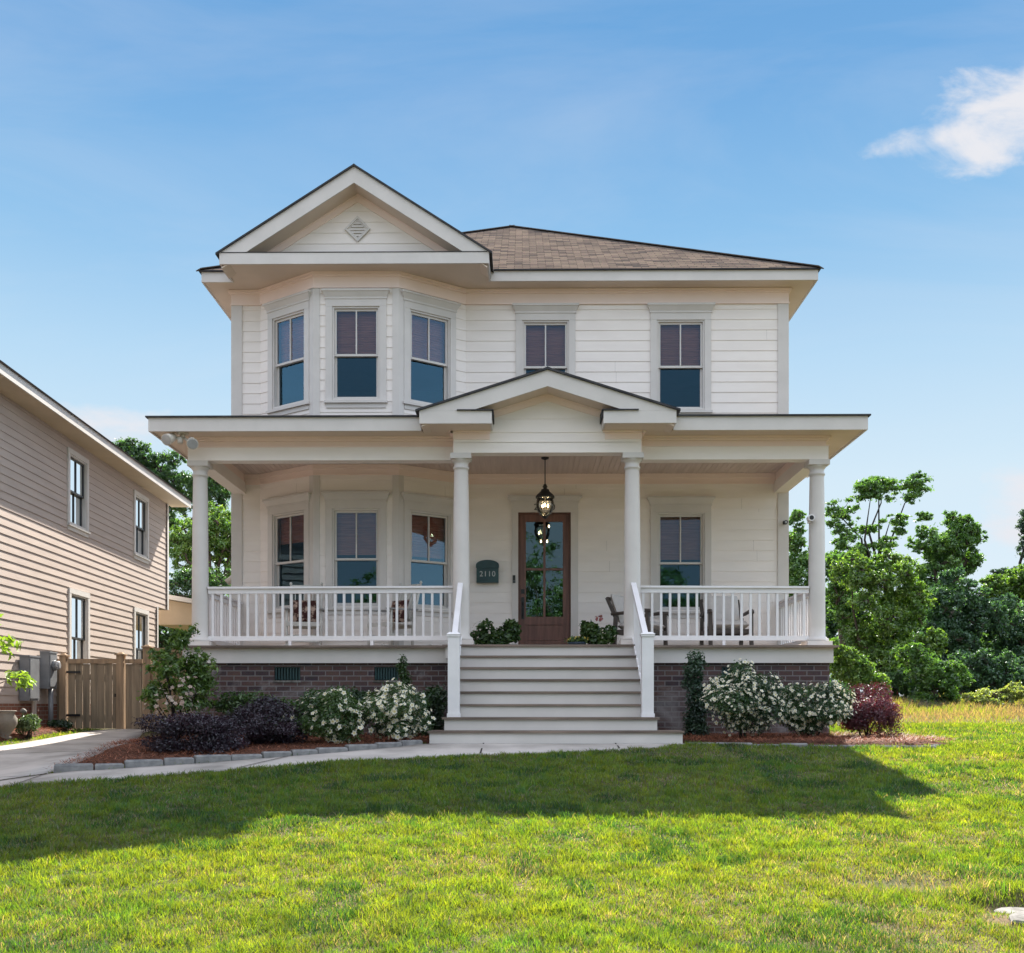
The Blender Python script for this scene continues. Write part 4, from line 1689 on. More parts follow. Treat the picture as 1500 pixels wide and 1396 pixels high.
fs = empty('side_fence', (-8.8, FY, -.44), 'short fence board between the gate post and the tan house', 'fence')
picket_panel(fs, -8.72, -8.585, -.44, .82, FY + .01, M_FENCEG)

# ============================================================ GARDEN THINGS
urn = empty('stone_urn', (-8.1, 16.6, gz(-8.1, 16.6)), 'grey stone urn in the neighbour bed at the left edge', 'urn')
zz = gz(-8.1, 16.6)
m = MB()
m.lathe([(.11, 0), (.12, .04), (.08, .07), (.14, .15), (.19, .25), (.195, .33), (.15, .40), (.16, .43), (.19, .45), (.17, .46)], (-8.1, 16.6, zz), 24)
m.build('body', M_URN, urn)
pl = empty('path_light', (-8.08, 17.2, gz(-8.08, 17.2)), 'thin silver path light beside the boxwood', 'path light')
zz = gz(-8.08, 17.2)
m = MB()
m.tube([(-8.08, 17.2, zz - .05), (-8.08, 17.2, zz + .38)], .012, 8)
m.build('stake', M_SLAB, pl)
m = MB()
m.lathe([(.012, .38), (.05, .40), (.055, .43), (.03, .46), (.01, .47)], (-8.08, 17.2, zz), 14)
m.build('lamp_head', M_SLAB, pl)

# edging stones
edge = [(-5.05, 11.45), (-4.64, 11.58), (-4.26, 11.76), (-3.61, 12.10), (-2.93, 12.50), (-2.2, 12.95), (-1.65, 13.35), (-1.25, 13.75)]


def stones(path, group, label, L=.36, w=.12, h=.085, cat='edging stone'):
    P = [Vector(p) for p in path]
    seg = [(P[i + 1] - P[i]).length for i in range(len(P) - 1)]
    tot = sum(seg)

    def pos(d):
        for i, s_ in enumerate(seg):
            if d <= s_ or i == len(seg) - 1:
                return P[i].lerp(P[i + 1], d / s_), (P[i + 1] - P[i]).normalized()
            d -= s_
    d = 0
    while d < tot - .12:
        l = min(L * random.uniform(.8, 1.15), tot - d)
        c, t_ = pos(d + l / 2)
        z = gz(c.x, c.y)
        m = MB()
        n_ = Vector((-t_.y, t_.x))
        j = lambda s_: random.uniform(-s_, s_)
        a = c - t_ * (l / 2 - .006)
        b = c + t_ * (l / 2 - .006)
        lo, hi = z - .06, z + h + j(.012)
        q = []
        for zz_, ins in ((lo, 0), (hi - .018, 0)):
            for p, sg in ((a, -1), (b, -1), (b, 1), (a, 1)):
                r = p + n_ * (sg * (w / 2)) + Vector((j(.006), j(.006)))
                q.append((r.x, r.y, zz_ + j(.004)))
        m.hexa(q)
        top = []
        for p, sg, e in ((a, -1, 1), (b, -1, -1), (b, 1, -1), (a, 1, 1)):
            r = p + n_ * (sg * (w / 2 - .016)) + t_ * (e * .016)
            top.append((r.x, r.y, hi))
        m.f.pop(1)
        base = len(m.v) - 4
        i0 = len(m.v)
        m.v.extend(top)
        m.f.append((i0, i0 + 1, i0 + 2, i0 + 3))
        for k in range(4):
            m.f.append((base + k, base + (k + 1) % 4, i0 + (k + 1) % 4, i0 + k))
        o = m.build('edging_stone', M_STONE, None, loc=(c.x, c.y, z))
        tag(o, label, cat, group)
        d += l


stones(edge, 'stones edging the left flower bed', 'grey edging stone in the row between the left flower bed and the curved walk')
redge = [(2.15, 13.95), (2.9, 13.62), (3.6, 13.5), (4.3, 13.42), (5.0, 13.38), (5.3, 13.6)]
stones(redge, 'stones edging the right flower bed', 'low pale edging stone along the front of the right flower bed', .42, .1, .035)

# utility slabs in the lawn
for (x, y, rx, ry, w, d_, lab) in ((3.1, 6.55, R(7), R(2), .44, .28, 'pale concrete slab half sunk in the lawn at the lower right, the farther of two'),
                                   (3.04, 6.18, R(9), R(-3), .5, .2, 'mossy concrete edge half sunk in the lawn at the lower right, nearest the street')):
    m = MB()
    n = 10
    for i in range(n):
        for jx in range(4):
            pass
    pts = [(w / 2 * math.cos(a) * (1 + .09 * math.sin(5 * a + x * 7)), d_ / 2 * math.sin(a) * (1 + .1 * math.cos(3 * a + y))) for a in np.linspace(0, 2 * math.pi, 18, endpoint=False)]
    b0 = len(m.v)
    for (sc, z) in ((1, -.12), (1, -.012), (.93, 0)):
        for p in pts:
            m.v.append((p[0] * sc, p[1] * sc, z))
    k = len(pts)
    for r_ in range(2):
        for i in range(k):
            m.f.append((r_ * k + i, r_ * k + (i + 1) % k, (r_ + 1) * k + (i + 1) % k, (r_ + 1) * k + i))
    m.f.append(tuple(2 * k + i for i in range(k)))
    o = m.build('concrete_slab', M_SLAB)
    o.location = (x, y, gz(x, y) + .04)
    o.rotation_euler = (rx, ry, .1)
    tag(o, lab, 'slab')

# ============================================================== GROUND
def sheet(name, xs, ys, mat, dz=0.0, kind='structure', fn=None):
    X, Y = np.meshgrid(xs, ys)
    Z = (fn or g)(X, Y) + dz
    v = np.stack([X, Y, Z], -1).reshape(-1, 3)
    n, m_ = len(ys), len(xs)
    i = np.arange(n - 1)[:, None] * m_ + np.arange(m_ - 1)[None, :]
    q = np.stack([i, i + 1, i + m_ + 1, i + m_], -1).reshape(-1, 4)
    o = np_mesh(name, v, quads=q, mat=mat, smooth=True)
    o['kind'] = kind
    return o


xs = np.concatenate([[-600, -300, -150, -80, -50, -32], np.arange(-22, 1.61, .4), np.arange(1.7, 4.35, .07), np.arange(4.4, 22.01, .4), [32, 50, 80, 150, 300, 600]])
ys = np.concatenate([[-600, -300, -150, -80, -50, -30, -20, -14, -11, -8, -6, -4, -2, 0, 2], np.arange(3, 5.9, .25), np.arange(6, 7.9, .06), np.arange(8, 31, .25), np.arange(31, 60, 2), [70, 80, 110, 160, 300, 600]])
sheet('ground', xs, ys, M_GROUND)
rd = MB()
rd.quad((-300, -11, -1.585), (300, -11, -1.585), (300, -3.2, -1.585), (-300, -3.2, -1.585))
rd.build('road', M_ASPH)['kind'] = 'structure'
kb = MB()
kb.box(-300, 300, -3.2, -3.04, -1.75, -1.47)
kb.box(-300, 300, -11.16, -11.0, -1.75, -1.47)
kb.build('kerb', M_CONC)['kind'] = 'structure'


def strip(name, L, Rr, mat, dz, th=.06, sub=10):
    """a draped slab between two edges with the same number of points"""
    L = [Vector(p) for p in L]
    Rr = [Vector(p) for p in Rr]
    v, q = [], []
    rows = []
    for k in range(len(L) - 1):
        for t_ in np.linspace(0, 1, sub, endpoint=(k == len(L) - 2)):
            rows.append((L[k].lerp(L[k + 1], t_), Rr[k].lerp(Rr[k + 1], t_)))
    w = 5
    for a, b in rows:
        for j in range(w + 1):
            p = a.lerp(b, j / w)
            v.append((p.x, p.y, gz(p.x, p.y) + dz))
        v.append((b.x, b.y, gz(b.x, b.y) + dz - th))
        v.append((a.x, a.y, gz(a.x, a.y) + dz - th))
    s_ = w + 3
    for k in range(len(rows) - 1):
        for j in range(s_):
            a = k * s_ + j
            b = k * s_ + (j + 1) % s_
            if j == w + 1:
                continue
            q.append((a, b, b + s_, a + s_))
    o = np_mesh(name, v, quads=q, mat=mat)
    o['kind'] = 'structure'
    return o


# curved front walk (front edge / back edge) and side path to the gate
wf = [(-9.5, 9.6), (-7.8, 9.85), (-5.29, 10.70), (-4.32, 10.98), (-3.1, 11.65), (-2.07, 12.25), (-.92, 12.62), (.4, 12.9), (1.56, 13.3), (2.1, 13.75)]
wb = [(-9.5, 10.6), (-7.8, 10.9), (-5.1, 11.38), (-4.6, 11.52), (-3.58, 12.03), (-2.5, 12.7), (-1.5, 13.42), (-1.15, 13.80), (2.06, 13.80), (2.12, 13.80)]
strip('front_walk', wf, wb, M_CONC, .022)
PL = [(-7.8, 10.91), (-7.75, 13.0), (-7.7, 15.7), (-7.62, 17.3), (-7.58, 19.7)]
PR = [(-5.11, 11.42), (-5.14, 13.0), (-5.95, 16.3), (-6.6, 18.5), (-6.8, 19.7)]
strip('side_path', PL, PR, M_CONC, .026)
jt = MB()
for (a, b) in (((-3.1, 11.65), (-2.75, 12.5)), ((-5.12, 10.52), (-5.1, 11.38)), ((-.5, 12.72), (-.5, 13.79)), ((1.2, 13.2), (1.2, 13.79)), ((-7.74, 13.2), (-5.17, 13.2)), ((-7.7, 15.0), (-5.62, 15.0)), ((-7.65, 16.8), (-6.1, 16.8)), ((-7.75, 11.1), (-5.2, 11.3)), ((-7.75, 9.95), (-7.75, 10.85))):
    A_, B_ = Vector(a), Vector(b)
    n_ = Vector((-(B_ - A_).y, (B_ - A_).x)).normalized() * .010
    q = []
    for p in (A_ - n_, A_ + n_, B_ + n_, B_ - n_):
        q.append((p.x, p.y, gz(p.x, p.y) + .031))
    jt.quad(*q)
jt.build('path_joint', M_BARKD)['kind'] = 'structure'


# flower beds (mounded mulch)
def bed(name, poly, mat, h=.06):
    P = [Vector(p) for p in poly]
    c = sum(P, Vector((0, 0))) / len(P)
    v, t_ = [], []
    rings = [1, .93, .8, .6, .4, .2]
    n = 0
    fine = []
    for i in range(len(P)):
        for f in np.linspace(0, 1, 8, endpoint=False):
            fine.append(P[i].lerp(P[(i + 1) % len(P)], f))
    k = len(fine)
    for r_, s_ in enumerate(rings):
        for p in fine:
            q = c.lerp(p, s_)
            v.append((q.x, q.y, gz(q.x, q.y) + .012 + h * (1 - s_ ** 6) * 1.0 + (random.uniform(-.008, .012) if r_ else 0)))
    v.append((c.x, c.y, gz(c.x, c.y) + .012 + h))
    q = []
    for r_ in range(len(rings) - 1):
        for i in range(k):
            q.append((r_ * k + i, r_ * k + (i + 1) % k, (r_ + 1) * k + (i + 1) % k, (r_ + 1) * k + i))
    for i in range(k):
        t_.append(((len(rings) - 1) * k + i, (len(rings) - 1) * k + (i + 1) % k, len(v) - 1))
    o = np_mesh(name, v, quads=q, tris=t_, mat=mat, smooth=True)
    o['kind'] = 'structure'


LB = [(-5.08, 11.50), (-4.64, 11.64), (-4.26, 11.82), (-3.61, 12.16), (-2.93, 12.56), (-2.2, 13.01), (-1.65, 13.41), (-1.25, 13.8), (-1.2, 15.8), (-5.85, 16.1), (-5.2, 13.1)]
RB = [(2.12, 13.97), (2.9, 13.66), (3.6, 13.54), (4.3, 13.46), (5.0, 13.42), (5.5, 13.7), (5.6, 14.6), (5.3, 15.9), (2.0, 15.83)]
NBD = [(-8.48, 14.5), (-8.05, 15.2), (-7.98, 17.0), (-7.98, 19.0), (-8.6, 19.6), (-8.56, 17.0)]
bed('left_mulch_bed', LB, M_MULCH, .05)
bed('right_mulch_bed', RB, M_MULCH, .06)
bed('neighbour_mulch_bed', NBD, M_MULCH, .05)


def inpoly(poly, x, y):
    ins = np.zeros(len(x), bool)
    n = len(poly)
    for i in range(n):
        x0, y0 = poly[i]
        x1, y1 = poly[(i + 1) % n]
        c = ((y0 > y) != (y1 > y)) & (x < (x1 - x0) * (y - y0) / (y1 - y0 + 1e-12) + x0)
        ins ^= c
    return ins


# pine straw needles over the mulch
def straw():
    V, T, C = [], [], []
    base = 0
    for poly, n in ((LB, 15000), (RB, 14000), (NBD, 3000)):
        P = np.array(poly)
        lo, hi = P.min(0) - .06, P.max(0) + .06
        x = rng.uniform(lo[0], hi[0], n * 2)
        y = rng.uniform(lo[1], hi[1], n * 2)
        ctr = P.mean(0)
        k = inpoly([tuple(ctr + (p - ctr) * 1.03) for p in P], x, y)
        x, y = x[k][:n], y[k][:n]
        n_ = len(x)
        a = rng.uniform(0, 2 * np.pi, n_)
        L = rng.uniform(.05, .13, n_)
        tilt = rng.uniform(-.1, .5, n_)
        z = g(x, y) + .06 + rng.uniform(-.01, .03, n_)
        d = np.stack([np.cos(a), np.sin(a), tilt], 1) * L[:, None]
        s_ = np.stack([-np.sin(a), np.cos(a), np.zeros(n_)], 1) * .004
        c = np.stack([x, y, z], 1)
        v = np.stack([c - s_, c + s_, c + d], 1).reshape(-1, 3)
        V.append(v)
        T.append(np.arange(n_ * 3).reshape(-1, 3) + base)
        base += n_ * 3
        col = np.array([.22, .09, .055]) * rng.uniform(.25, 1.0, (n_, 1)) ** 1.5 * 2.1
        C.append(np.repeat(col, 3, 0))
    o = np_mesh('pine_straw', np.concatenate(V), tris=np.concatenate(T), cols=np.concatenate(C), mat=M_STRAW)
    tag(o, 'reddish pine straw covering the flower beds', kind='stuff')


straw()

# ----------------------------------------------------------------- grass
WALK = [tuple(p) for p in wf] + [tuple(p) for p in wb[::-1]]
PATH = PL + PR[::-1]
STEPS = [(-1.25, 13.75), (2.1, 13.75), (2.1, 16), (-1.25, 16)]
HOUSEP = [(-5.1, 15.75), (4.65, 15.75), (4.65, 31), (-5.1, 31)]


def vnoise(x, y, s, seed=0):
    """smooth value noise"""
    r = np.random.default_rng(seed)
    tab = r.random((64, 64))
    xs_, ys_ = x / s, y / s
    i, j = np.floor(xs_).astype(int), np.floor(ys_).astype(int)
    fx, fy = xs_ - i, ys_ - j
    fx, fy = fx * fx * (3 - 2 * fx), fy * fy * (3 - 2 * fy)
    i0, i1, j0, j1 = i % 64, (i + 1) % 64, j % 64, (j + 1) % 64
    return (tab[i0, j0] * (1 - fx) + tab[i1, j0] * fx) * (1 - fy) + (tab[i0, j1] * (1 - fx) + tab[i1, j1] * fx) * fy


def dryness(x, y):
    d = .30 * vnoise(x, y, 1.3, 1) + .4 * vnoise(x, y, .45, 2) + .3 * vnoise(x, y, .16, 3)
    d = (d - .47) * 1.5
    for (cx, cy, rx_, ry_, a) in ((2.4, 12.7, 1.1, .35, .55), (5.2, 12.3, .9, .3, .65), (7.5, 12.4, 1.6, .35, .8), (-4.25, 9.65, .45, .25, .5), (-1.8, 5.9, .9, .4, .35),
                                  (1.9, 13.0, .6, .4, .5), (5.3, 11.4, .7, .5, .4), (2.35, 7.1, .4, .25, .9), (2.75, 7.0, .35, .2, .6), (2.3, 5.9, .5, .3, .5), (3.2, 8.3, .7, .3, .45),
                                  (1.3, 6.2, .5, .3, .3), (-.8, 7.6, .6, .25, .3), (4.4, 10.2, .8, .4, .35), (-.3, 12.3, .8, .3, .3)):
        d = d + a * np.exp(-(((x - cx) / rx_) ** 2 + ((y - cy) / ry_) ** 2))
    return np.clip(d, 0, 1)


def blades(name, label, regions, mat, hfun, wfun, palette):
    V, Q, T, C = [], [], [], []
    base = 0
    for (x0, x1, y0, y1, dens) in regions:
        n = int((x1 - x0) * (y1 - y0) * dens)
        x = rng.uniform(x0, x1, n)
        y = rng.uniform(y0, y1, n)
        k = ~(inpoly(WALK, x, y) | inpoly(PATH, x, y) | inpoly(STEPS, x, y) | inpoly(HOUSEP, x, y) | inpoly(LB, x, y) | inpoly(RB, x, y) | inpoly(NBD, x, y))
        k &= ~((x < -8.5 - .048 * (y - 27)) & (y > 9))
        # bare soil shows through
        dr = dryness(x, y)
        k &= rng.random(n) > (dr - .55) * 1.3
        k &= rng.random(n) > 1.1 * np.exp(-(((x - 3.1) / .36) ** 2 + ((y - 6.62) / .15) ** 2) ** 2) 
        k &= rng.random(n) > .9 * np.exp(-(((x - 2.45) / .26) ** 2 + ((y - 7.0) / .13) ** 2))
        k &= rng.random(n) > .95 * np.exp(-(((x - 3.05) / .34) ** 2 + ((y - 6.25) / .17) ** 2) ** 2)
        k &= ~((np.abs(x - 2.98) < .2) & (np.abs(y - 6.55) < .12)) & ~((np.abs(x - 2.86) < .18) & (np.abs(y - 6.18) < .06))
        x, y, dr = x[k], y[k], dr[k]
        n = len(x)
        h = hfun(x, y, rng.random(n)) * (1 - .35 * dr)
        w = wfun(x, y)
        a = rng.uniform(0, 2 * np.pi, n)
        la = rng.uniform(0, 2 * np.pi, n)
        lean = rng.uniform(.1, .95, n) * h
        z = g(x, y)
        s_ = np.stack([np.cos(a), np.sin(a), np.zeros(n)], 1) * (w / 2)[:, None]
        l_ = np.stack([np.cos(la), np.sin(la), np.zeros(n)], 1) * lean[:, None]
        c = np.stack([x, y, z - .005], 1)
        up = np.zeros((n, 3))
        up[:, 2] = h
        v = np.stack([c - s_, c + s_, c + up * .6 + l_ * .4 + s_ * .8, c + up * .6 + l_ * .4 - s_ * .8, c + up + l_], 1)
        idx = np.arange(n)[:, None] * 5 + base
        Q.append(idx + np.array([0, 1, 2, 3]))
        T.append(idx + np.array([3, 2, 4]))
        V.append(v.reshape(-1, 3))
        base += 5 * n
        col = palette(x, y, dr, n)
        col5 = np.repeat(col[:, None, :], 5, 1)
        C.append(col5.reshape(-1, 3))
    o = np_mesh(name, np.concatenate(V), quads=np.concatenate(Q), tris=np.concatenate(T), cols=np.concatenate(C), mat=mat)
    return tag(o, label, kind='stuff')


def lawn_col(x, y, dr, n):
    gr = np.array([.038, .125, .026])
    yl = np.array([.134, .187, .023])
    dy = np.array([.17, .165, .17])
    t_ = np.clip(vnoise(x, y, .9, 7) * .35 + vnoise(x, y, .07, 17) * .75 + rng.random(n) * .35 - .2, 0, 1)[:, None]
    c = gr * (1 - t_) + yl * t_
    wd = (ss(.66, .78, vnoise(x, y, .38, 31)) * (rng.random(n) < .7))[:, None]
    c = c * (1 - wd) + np.array([.028, .085, .026]) * wd
    isdry = (rng.random(n) < .02 + dr * .5)[:, None]
    c = np.where(isdry, dy * rng.uniform(.6, 1.2, (n, 1)), c)
    return c * rng.uniform(.65, 1.3, (n, 1)) * (.7 + .6 * vnoise(x, y, .11, 23))[:, None]


def lawn_h(x, y, r_):
    t_ = (.020 + .040 * r_ ** 1.5) * (.4 + 1.2 * vnoise(x, y, .12, 9))
    return t_ + .05 * np.exp(-(((x - 2.8) / .5) ** 2 + ((y - 6.9) / .3) ** 2)) * r_


blades('lawn_grass', 'short sunlit yellow-green lawn grass in front of the house',
       [(-3.8, 4.2, 5.0, 6.5, 11000), (-4.8, 5.2, 6.5, 8.2, 8500), (-6.5, 6.5, 8.2, 10.2, 6200), (-7.5, 8.5, 10.2, 14.2, 4200), (2.0, 11, 14.2, 19.0, 1300), (-8.6, -7.55, 11, 19.6, 2000), (-9.5, -6, 8.2, 11, 1500), (-9.5, -3.8, 5.0, 8.2, 900), (4.2, 8, 5, 8.2, 1200), (6.5, 8.5, 8.2, 10.2, 1500), (8.5, 12, 10.2, 14.2, 1000)],
       M_GRASS, lawn_h, lambda x, y: (.0050 * np.maximum(y, 5.5) / 6.5), lawn_col)


def field_col(x, y, dr, n):
    gr = np.array([.11, .17, .03])
    dy = np.array([.16, .14, .155])
    t_ = np.clip(ss(18.0, 21, y) * .6 + (vnoise(x, y, 1.5, 12) - .5) * .9, .05, .92)
    isd = (rng.random(n) < t_)[:, None]
    return np.where(isd, dy * rng.uniform(.6, 1.25, (n, 1)), gr * rng.uniform(.6, 1.4, (n, 1)))


blades('field_grass', 'tall dry and green grass in the open lot behind the lawn', [(4.6, 17, 18.0, 30, 420), (4.6, 12, 15.5, 18, 120)], M_GRASS,
       lambda x, y, r_: (.05 + .17 * ss(18.5, 25, y) * (.4 + vnoise(x, y, 1.2, 15))) * (.5 + r_), lambda x, y: .008 * y / 15, field_col)


# ============================================================== FOLIAGE
def leaves_arrays(cl, n, size, pal, up=.3, shell=.55, soft=False, aspect=.5, outward=.6, jit=.25, droop=0.0):
    cl = np.asarray(cl, float)
    area = (cl[:, 3] * cl[:, 4] + cl[:, 4] * cl[:, 5] + cl[:, 3] * cl[:, 5])
    idx = rng.choice(len(cl), n, p=area / area.sum())
    d = rng.normal(size=(n, 3))
    d /= np.linalg.norm(d, axis=1)[:, None]
    r_ = shell + (1 - shell) * rng.random(n) ** .6
    r_ *= 1 + rng.normal(0, .16, n)
    if soft:
        r_ = np.abs(rng.normal(0, .62, n)) + .1
    c = cl[idx, :3] + d * cl[idx, 3:6] * r_[:, None]
    nr = d * outward + rng.normal(0, .55, (n, 3)) + np.array([0, 0, up])
    nr /= np.linalg.norm(nr, axis=1)[:, None] + 1e-9
    t_ = rng.normal(size=(n, 3)) + np.array([0, 0, -droop])
    t_ -= nr * (t_ * nr).sum(1)[:, None]
    t_ /= np.linalg.norm(t_, axis=1)[:, None] + 1e-9
    s_ = np.cross(nr, t_)
    L = size * rng.uniform(.6, 1.35, n)
    W = L * aspect
    v = np.stack([c - t_ * (L / 2)[:, None], c + s_ * (W / 2)[:, None] + nr * (W * .18)[:, None], c + t_ * (L / 2)[:, None] - nr * (L * .1)[:, None], c - s_ * (W / 2)[:, None] + nr * (W * .18)[:, None]], 1)
    pal = np.asarray(pal, float)
    ct = rng.random(len(cl))
    f = np.clip(ct[idx] * .6 + rng.random(n) * .5 - .05, 0, .999) * (len(pal) - 1)
    k = np.floor(f).astype(int)
    fr = (f - k)[:, None]
    col = pal[k] * (1 - fr) + pal[np.minimum(k + 1, len(pal) - 1)] * fr
    col = col * rng.uniform(1 - jit, 1 + jit, (n, 1))
    return v.reshape(-1, 3), np.repeat(col, 4, 0), c, nr


def sublumps(cl, k, f, flat=1.0, seed=3):
    """leaf clumps set on the surface of each lump, so the outline is ragged and has gaps"""
    r = np.random.default_rng(seed + len(cl))
    out = []
    for c in cl:
        m_ = (c[3] + c[4] + c[5]) / 3
        for i in range(k):
            q = r.normal(size=3) + np.array([0, 0, .25])
            q /= np.linalg.norm(q)
            s_ = r.uniform(.55, 1.08)
            ff = f * r.uniform(.55, 1.35) * m_
            out.append((c[0] + q[0] * c[3] * s_, c[1] + q[1] * c[4] * s_, c[2] + q[2] * c[5] * s_, ff, ff, ff * flat))
    return out


def foliage(name, cl, n, size, pal, mat, parent=None, sub=None, **kw):
    if sub:
        cl = sublumps(cl, *sub)
        kw.setdefault('shell', .12)
        kw['shell'] = min(kw['shell'], .12)
    v, c, _, _ = leaves_arrays(cl, n, size, pal, **kw)
    i = np.arange(n)[:, None] * 4
    t_ = np.concatenate([i + np.array([0, 1, 2]), i + np.array([0, 2, 3])])
    return np_mesh(name, v, tris=t_, cols=c, mat=mat, parent=parent)


def blossoms(name, cl, n, r_, parent, pal=((.86, .86, .82),), centre=(.6, .45, .08), zmin=None, petals=5):
    cl = np.asarray(cl, float)
    _, col, c, nr = leaves_arrays(cl, n, .01, pal, up=.35, shell=.97, outward=1.2, jit=.1)
    col = col[::4]
    # face up / to the front as blooms do
    nr = nr + np.array([0, -.35, .25])
    nr /= np.linalg.norm(nr, axis=1)[:, None]
    t_ = np.cross(nr, rng.normal(size=(n, 3)))
    t_ /= np.linalg.norm(t_, axis=1)[:, None]
    s_ = np.cross(nr, t_)
    R_ = r_ * rng.uniform(.6, 1.25, n)
    m_ = petals * 2
    V = [c + nr * .004]
    for k in range(m_):
        a = 2 * np.pi * k / m_
        rr = R_ * (1.0 if k % 2 == 0 else .62)
        V.append(c + t_ * (np.cos(a) * rr)[:, None] + s_ * (np.sin(a) * rr)[:, None] + nr * (R_ * .22)[:, None])
    V = np.stack(V, 1)
    C = np.repeat(col[:, None, :], m_ + 1, 1)
    C[:, 0] = centre
    i = np.arange(n)[:, None] * (m_ + 1)
    T = np.concatenate([i + np.array([0, 1 + k, 1 + (k + 1) % m_]) for k in range(m_)])
    o = np_mesh(name, V.reshape(-1, 3), tris=T, cols=C.reshape(-1, 3), mat=M_BLOOM, parent=parent)
    o['kind'] = 'stuff'
    return o


def lumps(cx, cy, cz, rx_, ry_, rz_, n, f=.42, flat=1.0, seed=None):
    r = np.random.default_rng(seed if seed is not None else int(abs(cx * 100 + cy * 10)) + 3)
    out = [(cx, cy, cz, rx_ * .72, ry_ * .72, rz_ * .72)]
    for k in range(n):
        d = r.normal(size=3)
        d /= np.linalg.norm(d)
        s_ = r.uniform(.5, .82)
        ff = f * r.uniform(.6, 1.25)
        out.append((cx + d[0] * rx_ * s_, cy + d[1] * ry_ * s_, cz + d[2] * rz_ * s_, rx_ * ff, ry_ * ff, rz_ * ff * flat))
    return out


G_MID = [(.028, .065, .016), (.05, .105, .022), (.085, .14, .03)]
G_DARK = [(.015, .040, .016), (.030, .068, .022), (.055, .10, .03)]
G_BLUE = [(.018, .044, .025), (.033, .073, .036), (.057, .105, .045)]
G_BRIGHT = [(.040, .085, .017), (.070, .125, .022), (.115, .16, .032)]
G_PINE = [(.012, .026, .018), (.02, .04, .026), (.03, .055, .03)]
P_DARK = [(.016, .010, .017), (.028, .014, .026), (.045, .02, .035)]
P_RED = [(.045, .012, .018), (.10, .022, .032), (.19, .04, .055)]


def shrub(name, label, cl, n, size, pal, mat, base, cat='shrub', bloom=None, group=None, stems=5, **kw):
    o = empty(name, (base[0], base[1], gz(*base)), label, cat, group)
    m = MB()
    z0 = gz(*base)
    c0 = np.mean([c[:3] for c in cl], 0)
    for k in range(stems):
        t_ = cl[k % len(cl)]
        b = (base[0] + random.uniform(-.05, .05), base[1] + random.uniform(-.05, .05), z0 - .05)
        mid = ((b[0] * .6 + t_[0] * .4) + random.uniform(-.04, .04), (b[1] * .6 + t_[1] * .4), z0 + (t_[2] - z0) * .5)
        m.tube([b, mid, t_[:3]], [.016, .011, .005], 6)
    m.build('stem', M_BARKD, o)
    foliage('foliage', cl, n, size, pal, mat, o, **kw)
    if bloom:
        blossoms('blossoms', cl, *bloom[:2], o, **bloom[2])
    return o


def clamp_ground(cl, x, y, pad=.02):
    z = gz(x, y) + pad
    return [(a, b, max(c, z + f * .75), d, e, f) for a, b, c, d, e, f in cl]


# left bed
cl = clamp_ground(lumps(-3.98, 12.75, -.34, .68, .45, .32, 22, .30), -3.94, 12.7)
shrub('purple_shrub', 'dark purple low shrub by the side path, front left corner of the bed', cl, 20000, .03, P_DARK, M_PURPLE, (-3.94, 12.75), group='purple shrubs', shell=.6, outward=.5)
cl = clamp_ground(lumps(-3.16, 13.4, -.20, .60, .45, .36, 22, .30), -3.1, 13.4)
shrub('purple_shrub', 'dark purple shrub touching the white roses in the left bed', cl, 18000, .03, P_DARK, M_PURPLE, (-3.1, 13.45), group='purple shrubs', shell=.6, outward=.5)
cl = clamp_ground(lumps(-2.42, 13.5, -.13, .56, .42, .40, 18, .32), -2.42, 13.5)
shrub('white_rose_shrub', 'looser white-flowered shrub with much green showing, left bed', cl, 12000, .036, G_MID, M_LEAFD, (-2.42, 13.55), bloom=(330, .036, {}), group='white flowering shrubs', shell=.6)
cl = clamp_ground(lumps(-1.66, 13.9, -.08, .55, .44, .41, 18, .32), -1.66, 13.9)
shrub('white_rose_shrub', 'dense white-flowered shrub just left of the stairs', cl, 12000, .036, G_MID, M_LEAFD, (-1.66, 13.95), bloom=(800, .036, {}), group='white flowering shrubs', shell=.6)
cl = [(-1.68 + random.uniform(-.05, .05), 15.2 + random.uniform(-.05, .05), -.38 + .085 * k, .135 - .006 * k, .13 - .006 * k, .10) for k in range(13)]
shrub('columnar_evergreen', 'slim upright evergreen against the brick left of the stairs', cl, 3600, .045, G_MID, M_LEAFD, (-1.68, 15.2), group='columnar evergreens', stems=2, shell=.5, up=.8)
cl = clamp_ground(lumps(-1.32, 15.15, -.05, .28, .27, .42, 11, .38), -1.32, 15.1)
shrub('evergreen_shrub', 'dark green shrub between the columnar evergreen and the stairs', cl, 3000, .05, G_DARK, M_LEAFD, (-1.32, 15.15), group='green shrubs against the brick')
cl = clamp_ground(lumps(-2.45, 15.1, -.02, .66, .30, .32, 16, .34), -2.45, 15.1)
shrub('evergreen_shrub', 'dark green shrub behind the white roses in the left bed', cl, 4000, .05, G_DARK, M_LEAFD, (-2.45, 15.1), group='green shrubs against the brick')
cl = clamp_ground(lumps(-3.75, 15.0, -.05, .8, .32, .28, 18, .32), -3.8, 15)
shrub('evergreen_shrub', 'low green shrub behind the purple shrubs in the left bed', cl, 4500, .055, G_MID, M_LEAFD, (-3.8, 15.0), group='green shrubs against the brick')
cl = lumps(-4.78, 14.6, .30, .54, .42, .60, 26, .28, seed=4) + lumps(-4.66, 14.6, 1.0, .22, .2, .24, 6, .45, seed=5) + lumps(-4.45, 14.55, .5, .32, .25, .3, 6, .4, seed=6)
o = shrub('flowering_shrub', 'tall loose green shrub with pale pinkish blossoms at the porch corner', cl, 6500, .075, [(.06, .11, .022), (.10, .18, .035), (.17, .25, .055)], M_LEAF, (-4.72, 14.6), stems=14, aspect=.36, sub=(5, .55, .8), soft=True)
